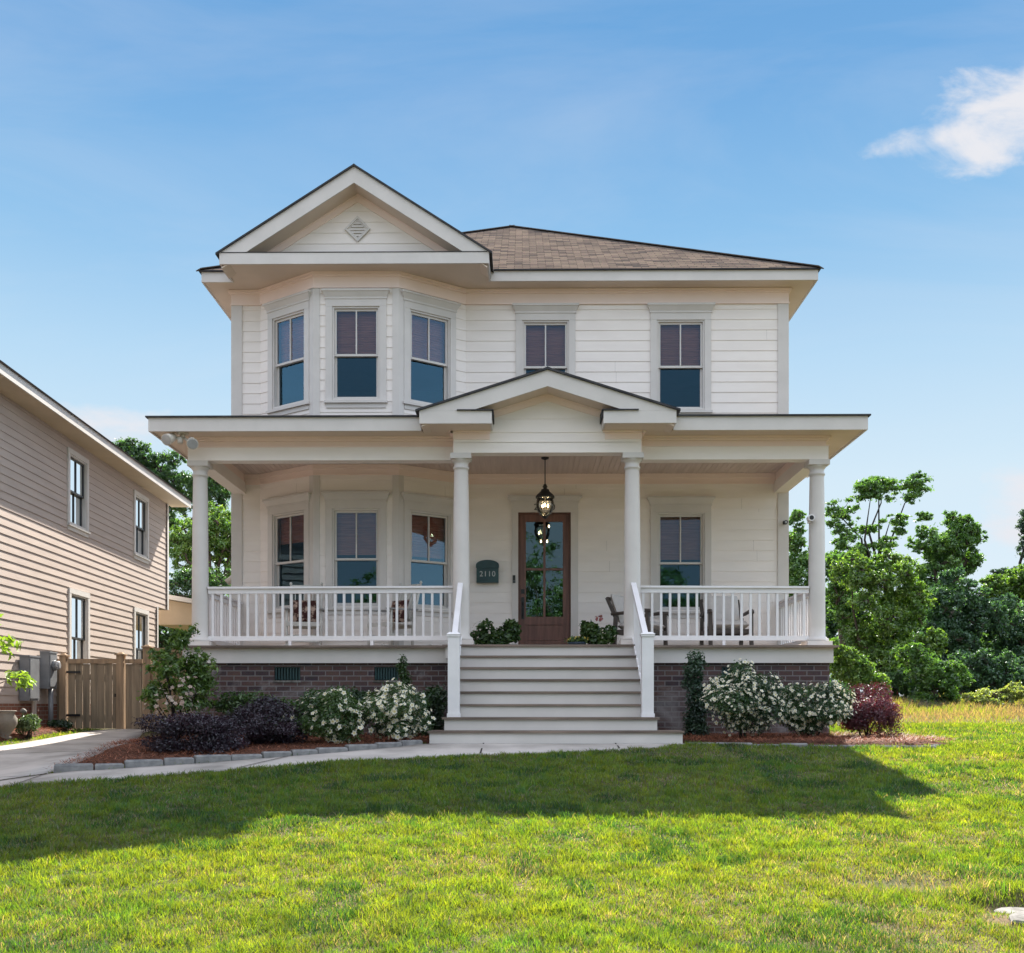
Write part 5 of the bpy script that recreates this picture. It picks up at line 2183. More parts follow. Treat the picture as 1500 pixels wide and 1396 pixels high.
blossoms('blossoms', [(-4.62, 14.45, .2, .22, .2, .4), (-4.8, 14.4, .0, .3, .2, .2)], 150, .03, o, ((.55, .40, .36), (.6, .52, .46)), (.4, .3, .2))

# right bed
cl = [(2.46 + random.uniform(-.06, .06), 15.15 + random.uniform(-.05, .05), -.38 + .09 * k, .18 - .004 * k, .15 - .004 * k, .10) for k in range(13)]
shrub('columnar_evergreen', 'broad upright evergreen against the brick right of the stairs', cl, 5000, .045, G_BLUE, M_LEAFD, (2.46, 15.15), group='columnar evergreens', stems=2, shell=.5, up=.8)
cl = clamp_ground(lumps(2.98, 14.4, .05, .64, .5, .46, 18, .34) + [(2.95, 14.4, .5, .16, .15, .12)], 2.98, 14.4)
shrub('white_rose_shrub', 'large round white-flowered shrub at the left of the right bed', cl, 17000, .034, [(.018, .05, .016), (.035, .085, .022), (.065, .12, .03)], M_LEAFD, (2.98, 14.5), bloom=(1150, .03, {}), group='white flowering shrubs', shell=.6)
cl = clamp_ground(lumps(3.98, 14.65, .0, .60, .45, .42, 18, .34), 3.98, 14.7)
shrub('white_rose_shrub', 'white-flowered shrub next to the red-purple shrub', cl, 15000, .034, [(.018, .05, .016), (.035, .085, .022), (.065, .12, .03)], M_LEAFD, (3.98, 14.75), bloom=(900, .03, {}), group='white flowering shrubs', shell=.6)
cl = clamp_ground(lumps(4.84, 14.9, -.10, .50, .42, .40, 20, .34), 4.82, 14.9)
shrub('red_purple_shrub', 'red-purple round shrub at the right end of the bed', cl, 17000, .03, P_RED, M_PURPLE, (4.82, 14.95), shell=.6)

# neighbour's bed
cl = clamp_ground(lumps(-7.95, 17.1, -.29, .24, .2, .2, 10, .4), -7.95, 17.1)
shrub('boxwood', 'pale green round boxwood in front of the meter boxes', cl, 2200, .045, [(.05, .09, .03), (.10, .15, .06), (.2, .24, .11)], M_LEAFD, (-7.95, 17.1), group='small shrubs by the neighbour wall')
cl = clamp_ground(lumps(-8.08, 18.7, -.33, .22, .18, .13, 8, .4), -8.08, 18.7)
shrub('boxwood', 'small dark shrub at the foot of the wooden gate', cl, 1800, .045, G_DARK, M_LEAFD, (-8.08, 18.7), group='small shrubs by the neighbour wall')
# young tree with large lime leaves, at the left edge
SX, SY = -7.95, 15.6
sp = empty('lime_sapling', (SX, SY, gz(SX, SY)), 'young sapling with large lime-green leaves at the left edge', 'sapling')
m = MB()
z0 = gz(SX, SY)
m.tube([(SX, SY, z0 - .05), (SX + .03, SY, .3), (SX + .08, SY, 1.35)], [.022, .016, .008], 8)
for p, q in (((SX + .02, SY, .25), (-7.26, 15.55, .36)), ((SX + .05, SY, .65), (-7.5, 15.6, .92)), ((SX + .01, SY, .4), (SX - .3, SY + .1, .8))):
    mid = tuple((a + b) / 2 + (.06 if i == 2 else 0) for i, (a, b) in enumerate(zip(p, q)))
    m.tube([p, mid, q], [.01, .007, .004], 6)
m.build('trunk', M_BARK, sp)
foliage('crown', [(-7.36, 15.55, .44, .22, .2, .13), (-7.26, 15.55, .32, .16, .15, .08), (-7.55, 15.6, .92, .2, .17, .17), (-7.8, 15.6, 1.3, .2, .18, .13), (-8.2, 15.7, .8, .2, .2, .15)], 130, .17, [(.14, .23, .03), (.22, .32, .045)], M_LEAF, sp, shell=.2, aspect=.42, outward=.3, up=.6)

# porch planters
def planter(name, label, x, y, r_, h, mat, cl, n, pal, bl):
    o = empty(name, (x, y, ZD), label, 'planter')
    m = MB()
    m.lathe([(r_ * .72, .001), (r_ * .8, .03), (r_, h - .02), (r_ * 1.06, h - .015), (r_ * 1.06, h), (r_ * .92, h - .001)], (x, y, ZD), 24)
    m.build('pot', mat, o)
    f = foliage('foliage', cl, n, .07, pal, M_LEAFD, o, shell=.4, aspect=.6)
    for b in bl:
        blossoms('blossoms', b[0], b[1], b[2], o, b[3], (.6, .5, .2))
    return o


planter('flower_planter', 'planter full of green foliage left of the front door, under the mailbox', -.45, 16.85, .17, .22, M_POT,
        lumps(-.58, 16.82, 1.12, .24, .22, .19, 9, .42, seed=1) + lumps(-.26, 16.82, 1.14, .24, .22, .21, 9, .42, seed=2) + lumps(-.43, 16.7, 1.05, .26, .12, .13, 8, .42, seed=9), 3200, G_MID,
        [([(-.62, 16.75, 1.17, .2, .18, .14)], 70, .02, ((.6, .6, .62), (.5, .42, .55)))])
planter('flower_planter', 'planter of green foliage with one magenta bloom right of the front door', 1.17, 16.85, .16, .22, M_POT,
        lumps(1.07, 16.82, 1.18, .20, .2, .2, 9, .42, seed=3) + lumps(1.33, 16.82, 1.1, .18, .2, .17, 8, .42, seed=8) + lumps(1.22, 16.7, 1.05, .18, .1, .12, 8, .42, seed=9), 2800, G_MID,
        [([(1.22, 16.8, 1.4, .06, .05, .05)], 22, .028, ((.5, .02, .2), (.3, .02, .14))), ([(1.32, 16.72, 1.1, .13, .1, .13)], 60, .018, ((.6, .6, .58),))])
planter('low_planter', 'low dark blue bowl of yellow flowers beside the front door', .86, 16.7, .14, .1, M_BLUEPOT,
        [(.86, 16.7, 1.03, .17, .14, .05)], 300, G_MID, [([(.86, 16.68, 1.06, .17, .13, .04)], 45, .018, ((.65, .5, .06),))])


# ================================================================== TREES
TB = 2.0      # tree and woods palettes brightened, sunlight on the crowns put into the leaf colour


def tree(name, label, base, cl, n, size, pal, mat, trunk=.14, group=None, limbs=7, fork_z=None, bark=None, cat='tree', **kw):
    z0 = gz(*base)
    o = empty(name, (base[0], base[1], z0), label, cat, group)
    cl = [tuple(c) for c in cl]
    C = np.array(cl)
    top = C[:, :3].mean(0)
    m = MB()
    fork = (base[0] * .6 + top[0] * .4, base[1] * .6 + top[1] * .4, z0 + (C[:, 2].min() - z0) * .75 + .3 if fork_z is None else fork_z)
    m.tube([(base[0], base[1], z0 - .2), ((base[0] + fork[0]) / 2 + .08, base[1], (z0 + fork[2]) / 2), fork], [trunk * 1.25, trunk, trunk * .85], 10)
    order = sorted(range(len(cl)), key=lambda i: -cl[i][3] * cl[i][5])[:limbs]
    for i in order:
        c = C[i]
        F_, e_ = np.array(fork), c[:3]
        L_ = float(np.linalg.norm(e_ - F_))
        j = lambda q: np.array([random.uniform(-q, q), random.uniform(-q, q), random.uniform(-q, q)]) * L_
        m1, m2, m3 = F_ * .75 + e_ * .25 + j(.08), F_ * .5 + e_ * .5 + j(.14) + np.array([0, 0, -.06 * L_]), F_ * .22 + e_ * .78 + j(.09)
        m.tube([fork, tuple(m1), tuple(m2), tuple(m3), tuple(e_)], [trunk * .5, trunk * .4, trunk * .28, trunk * .16, trunk * .08], 7)
    sub = kw.pop('sub', (15, .29, .8))
    kw.setdefault('jit', .45)
    sb = sublumps(cl, *sub)
    kw['soft'] = True
    for i, c in enumerate(sb):
        if i % 3 == 0:
            p = C[i // sub[0]]
            m.tube([tuple(p[:3]), ((p[0] + c[0]) / 2, (p[1] + c[1]) / 2, (p[2] + c[2]) / 2 - .05), c[:3]], [trunk * .13, trunk * .08, trunk * .04], 5, cap=False)
    m.build('trunk', bark or M_BARK, o)
    foliage('crown', sb, n, size, np.array(pal) * TB, mat, o, **kw)
    return o


tree('spreading_tree', 'tall open tree with bare limbs showing, right behind the porch column', (12.29, 38.00),
     lumps(11.39, 38.00, 7.03, 0.63, 0.58, 0.53, 7, 0.42, seed=71)
     + lumps(12.72, 38.00, 7.75, 1.17, 0.80, 0.44, 11, 0.36, seed=29)
     + lumps(13.81, 38.00, 7.58, 0.61, 0.57, 0.53, 7, 0.42, seed=74)
     + lumps(14.17, 38.00, 6.73, 0.34, 0.28, 0.22, 4, 0.50, seed=89)
     + lumps(11.51, 38.00, 5.70, 0.61, 0.55, 0.49, 7, 0.42, seed=76)
     + lumps(13.08, 38.00, 6.66, 0.63, 0.46, 0.29, 5, 0.40, seed=44)
     + lumps(11.15, 38.00, 6.30, 0.49, 0.43, 0.36, 4, 0.45, seed=61)
     + lumps(12.29, 38.00, 6.30, 0.53, 0.39, 0.24, 5, 0.45, seed=11)
     + lumps(12.04, 38.00, 7.51, 0.49, 0.35, 0.22, 4, 0.45, seed=1)
     + lumps(13.40, 38.00, 6.18, 0.39, 0.29, 0.19, 4, 0.45, seed=57)
     + lumps(12.96, 38.00, 5.69, 0.73, 0.53, 0.34, 5, 0.42, seed=39)
     + lumps(13.93, 38.00, 8.12, 0.34, 0.26, 0.17, 3, 0.50, seed=79)
     + lumps(11.88, 38.00, 5.33, 0.73, 0.58, 0.44, 6, 0.42, seed=91),
     22800, 0.116, G_MID, M_LEAF, trunk=.13, bark=M_BARKD, limbs=9, aspect=.45, sub=(7, .45, .5), fork_z=4.6, group='trees and bushes behind the open lot')
tree('leafy_tree', 'dark leafy tree standing above the thicket on the right', (13.50, 34.00),
     lumps(13.87, 34.00, 5.79, 0.57, 0.50, 0.44, 9, 0.42, seed=47)
     + lumps(13.00, 34.00, 5.20, 0.70, 0.63, 0.57, 10, 0.42, seed=7)
     + lumps(13.76, 34.00, 4.77, 0.91, 0.87, 0.83, 14, 0.36, seed=42)
     + lumps(14.15, 34.00, 5.31, 0.54, 0.51, 0.48, 8, 0.42, seed=60)
     + lumps(13.11, 34.00, 4.12, 0.98, 0.87, 0.76, 10, 0.40, seed=12),
     38000, 0.102, G_MID, M_LEAF, trunk=.2, group='trees and bushes behind the open lot')
tree('bushy_tree', 'bright yellow-green bushy tree beside the right porch column', (9.98, 29.00),
     lumps(9.89, 29.00, 3.42, 0.96, 0.87, 0.78, 16, 0.34, seed=39)
     + lumps(8.97, 29.00, 3.61, 0.74, 0.69, 0.63, 12, 0.36, seed=86)
     + lumps(9.62, 29.00, 2.40, 1.15, 1.04, 0.93, 18, 0.32, seed=24)
     + lumps(10.45, 29.00, 2.68, 0.74, 0.78, 0.82, 12, 0.36, seed=69)
     + lumps(9.71, 29.00, 1.11, 1.15, 0.96, 0.78, 16, 0.34, seed=29),
     64600, 0.088, G_BRIGHT, M_LEAF, trunk=.16, group='trees and bushes behind the open lot')
tree('bushy_tree', 'dark blue-green bushy tree in the middle of the thicket', (12.64, 31.00),
     lumps(12.54, 31.00, 3.06, 1.03, 0.95, 0.87, 16, 0.34, seed=42)
     + lumps(12.25, 31.00, 1.78, 1.23, 1.07, 0.91, 16, 0.34, seed=27)
     + lumps(13.33, 31.00, 2.47, 0.79, 0.79, 0.79, 12, 0.36, seed=82)
     + lumps(12.54, 31.00, 0.89, 1.31, 1.01, 0.71, 16, 0.34, seed=42),
     60800, 0.095, G_BLUE, M_LEAF, trunk=.16, group='trees and bushes behind the open lot')
tree('bushy_tree', 'dark green bushy tree at the right edge, below the paler crown', (14.57, 32.00),
     lumps(14.57, 32.00, 2.45, 0.94, 0.94, 0.94, 16, 0.34, seed=25)
     + lumps(14.98, 32.00, 1.32, 1.23, 1.02, 0.82, 14, 0.34, seed=45)
     + lumps(15.79, 32.00, 2.34, 0.82, 0.92, 1.02, 10, 0.40, seed=85)
     + lumps(14.78, 32.00, 0.71, 1.23, 0.92, 0.61, 14, 0.34, seed=35),
     57000, 0.095, G_BLUE, M_LEAF, trunk=.16, group='trees and bushes behind the open lot')
tree('bushy_tree', 'pale green rounded tree at the right edge above the dark thicket', (16.16, 35.00),
     lumps(15.61, 35.00, 3.86, 0.76, 0.63, 0.49, 10, 0.40, seed=10)
     + lumps(16.38, 35.00, 4.12, 0.67, 0.63, 0.58, 10, 0.40, seed=45)
     + lumps(17.05, 35.00, 3.68, 0.90, 0.90, 0.90, 10, 0.40, seed=75),
     34200, 0.095, G_BRIGHT, M_LEAF, trunk=.16, group='trees and bushes behind the open lot')
tree('pine_tree', 'dark pine crown cut by the right edge', (23.79, 50.00),
     lumps(23.56, 50.00, 8.28, 0.51, 0.77, 1.02, 10, 0.40, seed=50)
     + lumps(24.36, 50.00, 8.76, 0.96, 0.96, 0.96, 8, 0.40, seed=75)
     + lumps(22.71, 50.00, 6.27, 0.83, 0.53, 0.22, 6, 0.50, seed=23)
     + lumps(23.88, 50.00, 7.00, 0.80, 0.75, 0.70, 8, 0.40, seed=60),
     17100, 0.136, G_PINE, M_LEAF, trunk=.25, bark=M_BARKD, shell=.3, aspect=.3, group='trees and bushes behind the open lot')
tree('leafy_tree', 'leafy tree seen between the house corner and the right column', (8.57, 33.00),
     lumps(8.57, 33.00, 3.90, 0.76, 0.89, 1.01, 14, 0.36, seed=8)
     + lumps(8.42, 33.00, 5.16, 0.42, 0.49, 0.55, 8, 0.42, seed=1)
     + lumps(8.84, 33.00, 2.74, 0.95, 0.95, 0.95, 12, 0.36, seed=21)
     + lumps(8.49, 33.00, 5.86, 0.25, 0.23, 0.21, 4, 0.50, seed=4),
     34200, 0.095, G_MID, M_LEAF, trunk=.16, group='trees and bushes behind the open lot')
tree('bright_bush', 'sunlit lime green bush at the foot of the thicket, next to the brick corner', (6.83, 22.00),
     lumps(6.81, 22.00, 0.70, 0.51, 0.45, 0.39, 14, 0.36, seed=86)
     + lumps(6.46, 22.00, 1.05, 0.31, 0.32, 0.34, 8, 0.42, seed=61)
     + lumps(7.29, 22.00, 0.49, 0.31, 0.28, 0.25, 8, 0.42, seed=24),
     26600, 0.061, G_BRIGHT, M_LEAF, trunk=.06, cat='bush', group='trees and bushes behind the open lot')
tree('sumac_bush', 'wide green sumac bush at the edge of the dry grass', (9.61, 25.00),
     lumps(9.61, 25.00, 0.80, 0.67, 0.58, 0.48, 14, 0.36, seed=10)
     + lumps(9.08, 25.00, 1.12, 0.42, 0.37, 0.32, 8, 0.42, seed=74)
     + lumps(10.12, 25.00, 0.72, 0.42, 0.37, 0.32, 8, 0.42, seed=42)
     + lumps(9.64, 25.00, 0.32, 0.70, 0.51, 0.32, 10, 0.42, seed=12),
     17100, 0.088, G_MID, M_LEAF, trunk=.06, cat='bush', aspect=.38, group='trees and bushes behind the open lot')
tree('weedy_bush', 'low pale weedy bush in the dry grass on the right', (10.55, 24.00),
     lumps(10.47, 24.00, 0.20, 0.55, 0.40, 0.25, 12, 0.38, seed=92)
     + lumps(11.01, 24.00, 0.29, 0.37, 0.31, 0.25, 8, 0.42, seed=30),
     11400, 0.061, [(.09, .13, .03), (.15, .18, .05), (.2, .19, .08)], M_LEAF, trunk=.04, cat='bush', group='trees and bushes behind the open lot')
tree('weedy_bush', 'low dark weedy bush between the sumac and the lime bush', (9.04, 26.00),
     lumps(9.07, 26.00, 0.50, 0.57, 0.48, 0.40, 12, 0.40, seed=51),
     11400, 0.068, G_DARK, M_LEAF, trunk=.04, cat='bush', group='trees and bushes behind the open lot')
tree('bushy_tree', 'shaded green tree deep in the thicket beside the house corner', (10.30, 34.00),
     lumps(10.19, 34.00, 3.36, 0.98, 0.92, 0.87, 14, 0.36, seed=71)
     + lumps(9.76, 34.00, 2.06, 0.98, 1.03, 1.09, 14, 0.36, seed=51)
     + lumps(11.17, 34.00, 2.28, 1.09, 1.09, 1.09, 14, 0.36, seed=19),
     30000, 0.120, G_DARK, M_LEAF, trunk=.16, group='trees and bushes behind the open lot')
tree('bushy_tree', 'mid green bushy tree below the dark leafy tree', (12.49, 33.50),
     lumps(12.49, 33.50, 3.10, 0.86, 0.86, 0.86, 14, 0.36, seed=89)
     + lumps(12.39, 33.50, 1.81, 1.18, 1.13, 1.07, 14, 0.36, seed=84)
     + lumps(14.41, 33.50, 1.60, 1.18, 1.13, 1.07, 14, 0.36, seed=82),
     34000, 0.120, G_MID, M_LEAF, trunk=.16, group='trees and bushes behind the open lot')
tree('bushy_tree', 'small mid green tree between the column and the yellow-green tree', (9.23, 31.00),
     lumps(9.16, 31.00, 3.96, 0.56, 0.58, 0.60, 10, 0.40, seed=64)
     + lumps(9.39, 31.00, 3.06, 0.63, 0.65, 0.67, 12, 0.36, seed=76),
     20000, 0.095, G_MID, M_LEAF, trunk=.1, group='trees and bushes behind the open lot')
tree('bushy_tree', 'shaded green tree filling the right edge of the thicket', (16.85, 36.00),
     lumps(15.82, 36.00, 2.98, 1.04, 0.92, 0.81, 12, 0.36, seed=0)
     + lumps(17.31, 36.00, 3.32, 1.15, 1.04, 0.92, 12, 0.36, seed=65)
     + lumps(16.85, 36.00, 1.72, 1.38, 1.27, 1.15, 14, 0.36, seed=45),
     30000, 0.120, G_DARK, M_LEAF, trunk=.16, group='trees and bushes behind the open lot')
tree('thicket_bush', 'pale leafy bush under the yellow-green tree', (9.72, 27.00),
     lumps(9.72, 27.00, 1.03, 0.69, 0.64, 0.59, 14, 0.36, seed=69)
     + lumps(10.24, 27.00, 1.55, 0.48, 0.45, 0.41, 10, 0.40, seed=2),
     18000, 0.085, G_BRIGHT, M_LEAF, trunk=.05, cat='bush', group='trees and bushes behind the open lot')
tree('thicket_bush', 'dark leafy bush under the blue-green trees', (12.04, 28.00),
     lumps(11.69, 28.00, 0.89, 0.81, 0.71, 0.61, 14, 0.36, seed=62)
     + lumps(12.66, 28.00, 0.89, 0.72, 0.64, 0.57, 14, 0.36, seed=20)
     + lumps(13.11, 28.00, 0.62, 0.72, 0.61, 0.50, 12, 0.36, seed=45),
     22000, 0.085, G_BLUE, M_LEAF, trunk=.05, cat='bush', group='trees and bushes behind the open lot')
tree('tall_tree', 'dark tall tree rising above the roof of the tan house', (-15.18, 43.00),
     lumps(-16.01, 43.00, 10.13, 0.99, 0.85, 0.72, 12, 0.38, seed=88)
     + lumps(-14.63, 43.00, 9.52, 1.16, 1.05, 0.94, 14, 0.36, seed=41)
     + lumps(-15.18, 43.00, 8.14, 1.93, 1.65, 1.38, 18, 0.34, seed=21)
     + lumps(-13.11, 43.00, 8.69, 1.27, 1.13, 0.99, 12, 0.38, seed=96)
     + lumps(-16.15, 43.00, 8.70, 1.10, 1.10, 1.10, 10, 0.40, seed=83),
     68400, 0.116, G_DARK, M_LEAF, trunk=.3, bark=M_BARKD, group='trees behind the two houses')
tree('broad_tree', 'yellow-green broad tree between the two houses', (-11.21, 38.00),
     lumps(-11.09, 38.00, 6.34, 1.12, 1.09, 1.07, 16, 0.34, seed=19)
     + lumps(-11.95, 38.00, 5.73, 1.09, 1.06, 1.02, 14, 0.36, seed=81)
     + lumps(-10.36, 38.00, 5.48, 0.97, 1.07, 1.17, 12, 0.38, seed=49),
     53200, 0.095, G_BRIGHT, M_LEAF, trunk=.25, group='trees behind the two houses')
tree('broad_tree', 'dark green lower tree between the two houses', (-10.78, 35.00),
     lumps(-10.67, 35.00, 3.71, 1.39, 1.19, 0.99, 16, 0.34, seed=96)
     + lumps(-11.68, 35.00, 2.70, 1.34, 1.12, 0.90, 14, 0.36, seed=51)
     + lumps(-9.99, 35.00, 2.25, 1.34, 1.19, 1.03, 12, 0.36, seed=29)
     + lumps(-11.57, 35.00, 1.46, 1.34, 1.12, 0.90, 12, 0.36, seed=56)
     + lumps(-10.44, 35.00, 0.79, 1.57, 1.23, 0.90, 12, 0.36, seed=9),
     57000, 0.095, G_DARK, M_LEAF, trunk=.2, group='trees behind the two houses')

# a continuous wood far behind, and trees over the road that the glass reflects
FW = []
for x in np.arange(6, 60, 2.2):
    FW += lumps(x, 42 + random.uniform(-1, 3), 1.4 + random.uniform(-.5, .8), 2.2, 1.8, 2.3 + random.uniform(0, .6), 6, .45, seed=int(x * 10))
for x in np.arange(-40, -8, 3.2):
    FW += lumps(x, 58 + random.uniform(-3, 3), 2.6 + random.uniform(-.6, 1.6), 3, 2.6, 3.4, 5, .45, seed=int(600 + x * 10))
for x in np.arange(-34, 35, 4.0):
    FW += lumps(x, -40 + random.uniform(-2, 2), 2.2 + random.uniform(-.5, 1.5), 3.4, 2.6, 4.2, 6, .45, seed=int(900 + x * 10))
o = foliage('distant_woods', FW, 150000, .17, np.array(G_DARK) * TB, M_LEAF, sub=(5, .5))
tag(o, 'dark distant woods behind the thicket, the houses and the road', kind='stuff')

for k, (x, y, h, lab) in enumerate(((-16, -27, 12.5, 'broad tree over the road, mirrored in the left porch windows'), (-7, -30, 11.5, 'tree over the road, mirrored in the bay window'), (1, -28, 13, 'tree over the road, mirrored in the front door'),
                                    (9, -29, 12, 'tree over the road, mirrored in the right porch window'), (18, -27, 12.5, 'tree over the road, outermost on the right side'))):
    tree('street_tree', lab, (x, y), lumps(x, y, h * .52 - 1.6, 4.2, 3.2, h * .42, 12, .36, seed=40 + k) + lumps(x + 2.2, y + .6, h * .32 - 1.6, 3.6, 2.6, h * .3, 8, .4, seed=60 + k) + lumps(x - 2.4, y + .3, h * .28 - 1.6, 3.4, 2.4, h * .27, 8, .4, seed=80 + k), 42000, .17, G_MID, M_LEAF, trunk=.25, group='trees over the road')

# ------------------------------------------------------------ LIGHT, SKY
EXPO = 1.75
SUN = Vector((.195, 1.0, .93)).normalized()
el = math.asin(SUN.z)
az = math.atan2(SUN.x, SUN.y)
ld = bpy.data.lights.new('sun', 'SUN')
ld.energy = 5.0
ld.angle = R(.53)
ld.color = (1.0, .93, .82)
lo_ = bpy.data.objects.new('sun', ld)
COL.objects.link(lo_)
lo_.rotation_euler = (-SUN).to_track_quat('-Z', 'Y').to_euler()

w = bpy.data.worlds.new('World')
scene.world = w
w.use_nodes = True
t = w.node_tree
t.nodes.clear()
out = t.nodes.new('ShaderNodeOutputWorld')
bg = t.nodes.new('ShaderNodeBackground')
sky = t.nodes.new('ShaderNodeTexSky')
sky.sky_type = 'NISHITA'
sky.sun_disc = False
sky.sun_elevation = el
sky.sun_rotation = az
sky.air_density = 1.0
sky.dust_density = .3
sky.ozone_density = 2.0
bg.inputs['Strength'].default_value = .15
# clouds, as directions in the sky
tc = t.nodes.new('ShaderNodeTexCoord')
sep = t.nodes.new('ShaderNodeSeparateXYZ')
t.links.new(tc.outputs['Generated'], sep.inputs[0])


def mth(op, a, b=None, c=None):
    n = t.nodes.new('ShaderNodeMath')
    n.operation = op
    for i, v in enumerate((a, b, c)):
        if v is None:
            continue
        if isinstance(v, (int, float)):
            n.inputs[i].default_value = v
        else:
            t.links.new(v, n.inputs[i])
    return n.outputs[0]


yy = mth('MAXIMUM', sep.outputs[1], .05)
U = mth('DIVIDE', sep.outputs[0], yy)
V = mth('DIVIDE', sep.outputs[2], yy)
cmb = t.nodes.new('ShaderNodeCombineXYZ')
t.links.new(U, cmb.inputs[0])
t.links.new(V, cmb.inputs[1])
nz = t.nodes.new('ShaderNodeTexNoise')
nz.inputs['Scale'].default_value = 14
nz.inputs['Detail'].default_value = 9
nz.inputs['Roughness'].default_value = .58
nz.inputs['Distortion'].default_value = .3
mp = t.nodes.new('ShaderNodeMapping')
mp.inputs['Scale'].default_value = (.7, 1.3, 1)
t.links.new(cmb.outputs[0], mp.inputs[0])
t.links.new(mp.outputs[0], nz.inputs['Vector'])
fac = None
for (cu, cv, ru, rv, s_, tilt) in ((.50, .558, .15, .055, 1.15, .22), (.40, .533, .085, .02, .9, .12), (.425, .512, .02, .02, .75, 0), (.50, .63, .05, .04, .55, 0),
                                   (.46, .185, .06, .05, .75, 0), (-.40, .26, .075, .03, .85, 0), (-.6, .3, .12, .05, .6, 0)):
    du = mth('SUBTRACT', U, cu)
    dv = mth('SUBTRACT', mth('SUBTRACT', V, cv), mth('MULTIPLY', du, tilt))
    r2 = mth('ADD', mth('POWER', mth('ABSOLUTE', mth('DIVIDE', du, ru)), 2), mth('POWER', mth('ABSOLUTE', mth('DIVIDE', dv, rv)), 2))
    f = mth('MULTIPLY', mth('SUBTRACT', 1.25, r2), s_)
    fac = f if fac is None else mth('MAXIMUM', fac, f)
fac = mth('MAXIMUM', fac, -1.5)
den = mth('ADD', mth('MULTIPLY', fac, .55), mth('MULTIPLY', mth('SUBTRACT', nz.outputs['Fac'], .5), 2.6))
mr = t.nodes.new('ShaderNodeMapRange')
mr.interpolation_type = 'SMOOTHSTEP'
mr.inputs['From Min'].default_value = .05
mr.inputs['From Max'].default_value = .85
t.links.new(den, mr.inputs['Value'])
cm = mth('MULTIPLY', mr.outputs[0], mth('GREATER_THAN', sep.outputs[1], .05))
nz2 = t.nodes.new('ShaderNodeTexNoise')
nz2.inputs['Scale'].default_value = 2.6
nz2.inputs['Detail'].default_value = 7
nz2.inputs['Roughness'].default_value = .6
nz2.inputs['Distortion'].default_value = .8
mp2 = t.nodes.new('ShaderNodeMapping')
mp2.inputs['Scale'].default_value = (.6, 2.2, 1)
mp2.inputs['Rotation'].default_value = (0, 0, .25)
t.links.new(cmb.outputs[0], mp2.inputs[0])
t.links.new(mp2.outputs[0], nz2.inputs['Vector'])
wisp = mth('MULTIPLY', mth('MAXIMUM', mth('SUBTRACT', nz2.outputs['Fac'], .42), 0), .55)
cm = mth('MAXIMUM', cm, wisp)
mx = t.nodes.new('ShaderNodeMix')
mx.data_type = 'RGBA'
CLOUD = tuple(c / (.15 * 2 ** EXPO) for c in (.82, .83, .88))
mx.inputs['B'].default_value = (*CLOUD, 1)
t.links.new(cm, mx.inputs['Factor'])
# the clear sky on the sun's side, paler towards the horizon
kk = 1 / (.15 * 2 ** EXPO)
gr = t.nodes.new('ShaderNodeValToRGB')
stops = [(0.0, (.78, .88, .96)), (.10, (.74, .87, .965)), (.20, (.66, .83, .955)), (.30, (.48, .71, .92)), (.40, (.28, .545, .845)), (.50, (.18, .42, .76)), (.56, (.15, .38, .72)), (1.0, (.12, .33, .66))]
e = gr.color_ramp.elements
while len(e) < len(stops):
    e.new(.5)
for q, (p, c) in zip(e, stops):
    q.position = p
    q.color = (*c, 1)
t.links.new(sep.outputs[2], gr.inputs['Fac'])
sc_ = t.nodes.new('ShaderNodeVectorMath')
sc_.operation = 'SCALE'
sc_.inputs['Scale'].default_value = kk
t.links.new(gr.outputs['Color'], sc_.inputs[0])
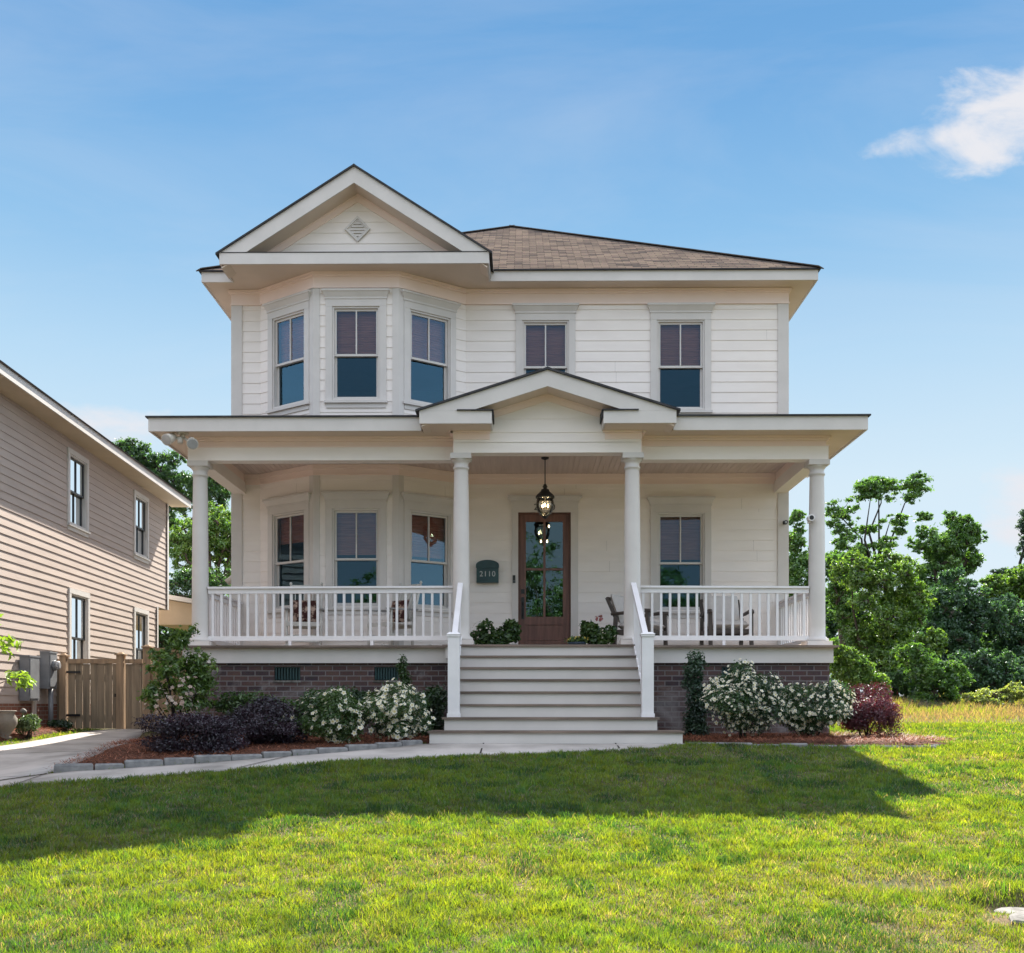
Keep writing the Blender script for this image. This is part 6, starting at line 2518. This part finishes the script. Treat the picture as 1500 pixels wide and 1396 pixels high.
# boost added to the unseen side sky, brightening what the bay panes mirror
sd_ = t.nodes.new('ShaderNodeMapRange')
sd_.interpolation_type = 'SMOOTHSTEP'
sd_.inputs['From Min'].default_value = .6
sd_.inputs['From Max'].default_value = .95
sd_.inputs['To Min'].default_value = kk
sd_.inputs['To Max'].default_value = kk * 2.4
t.links.new(mth('ABSOLUTE', sep.outputs[0]), sd_.inputs['Value'])
t.links.new(sd_.outputs[0], sc_.inputs['Scale'])
fr = t.nodes.new('ShaderNodeMapRange')
fr.interpolation_type = 'SMOOTHSTEP'
fr.inputs['From Min'].default_value = .55
fr.inputs['From Max'].default_value = .25
# added brightness high in the unseen sky behind the street, filling the shaded facade
hi = mth('SUBTRACT', sep.outputs[2], mth('MAXIMUM', sep.outputs[1], 0))
t.links.new(hi, fr.inputs['Value'])
ms_ = t.nodes.new('ShaderNodeMix')
ms_.data_type = 'RGBA'
t.links.new(fr.outputs[0], ms_.inputs['Factor'])
rear_fill = t.nodes.new('ShaderNodeMix')
rear_fill.data_type = 'RGBA'
rear_fill.inputs['Factor'].default_value = .75
VB = 1.8 / (.15 * 2 ** EXPO)
rear_fill.inputs['B'].default_value = (VB * .985, VB, VB * 1.05, 1)
t.links.new(sky.outputs[0], rear_fill.inputs['A'])
t.links.new(rear_fill.outputs['Result'], ms_.inputs['A'])
t.links.new(sc_.outputs[0], ms_.inputs['B'])
t.links.new(ms_.outputs['Result'], mx.inputs['A'])
t.links.new(mx.outputs['Result'], bg.inputs['Color'])
t.links.new(bg.outputs[0], out.inputs['Surface'])

# ---------------------------------------------------------------- CAMERA
cam = bpy.data.cameras.new('camera')
cam.sensor_width = 36
cam.lens = 36 * 1563 / 1500
cam.shift_y = (1035 - 698) / 1500
cam.clip_start = .05
cam.clip_end = 3000
co = bpy.data.objects.new('camera', cam)
COL.objects.link(co)
co.location = (0, 0, 0)
co.rotation_euler = (R(90), 0, .0096)
scene.camera = co

scene.view_settings.view_transform = 'Standard'
scene.view_settings.look = 'None'
scene.view_settings.gamma = 1
scene.view_settings.exposure = EXPO
scene.cycles.use_denoising = True
scene.cycles.max_bounces = 8
scene.cycles.transparent_max_bounces = 12
scene.cycles.sample_clamp_indirect = 6
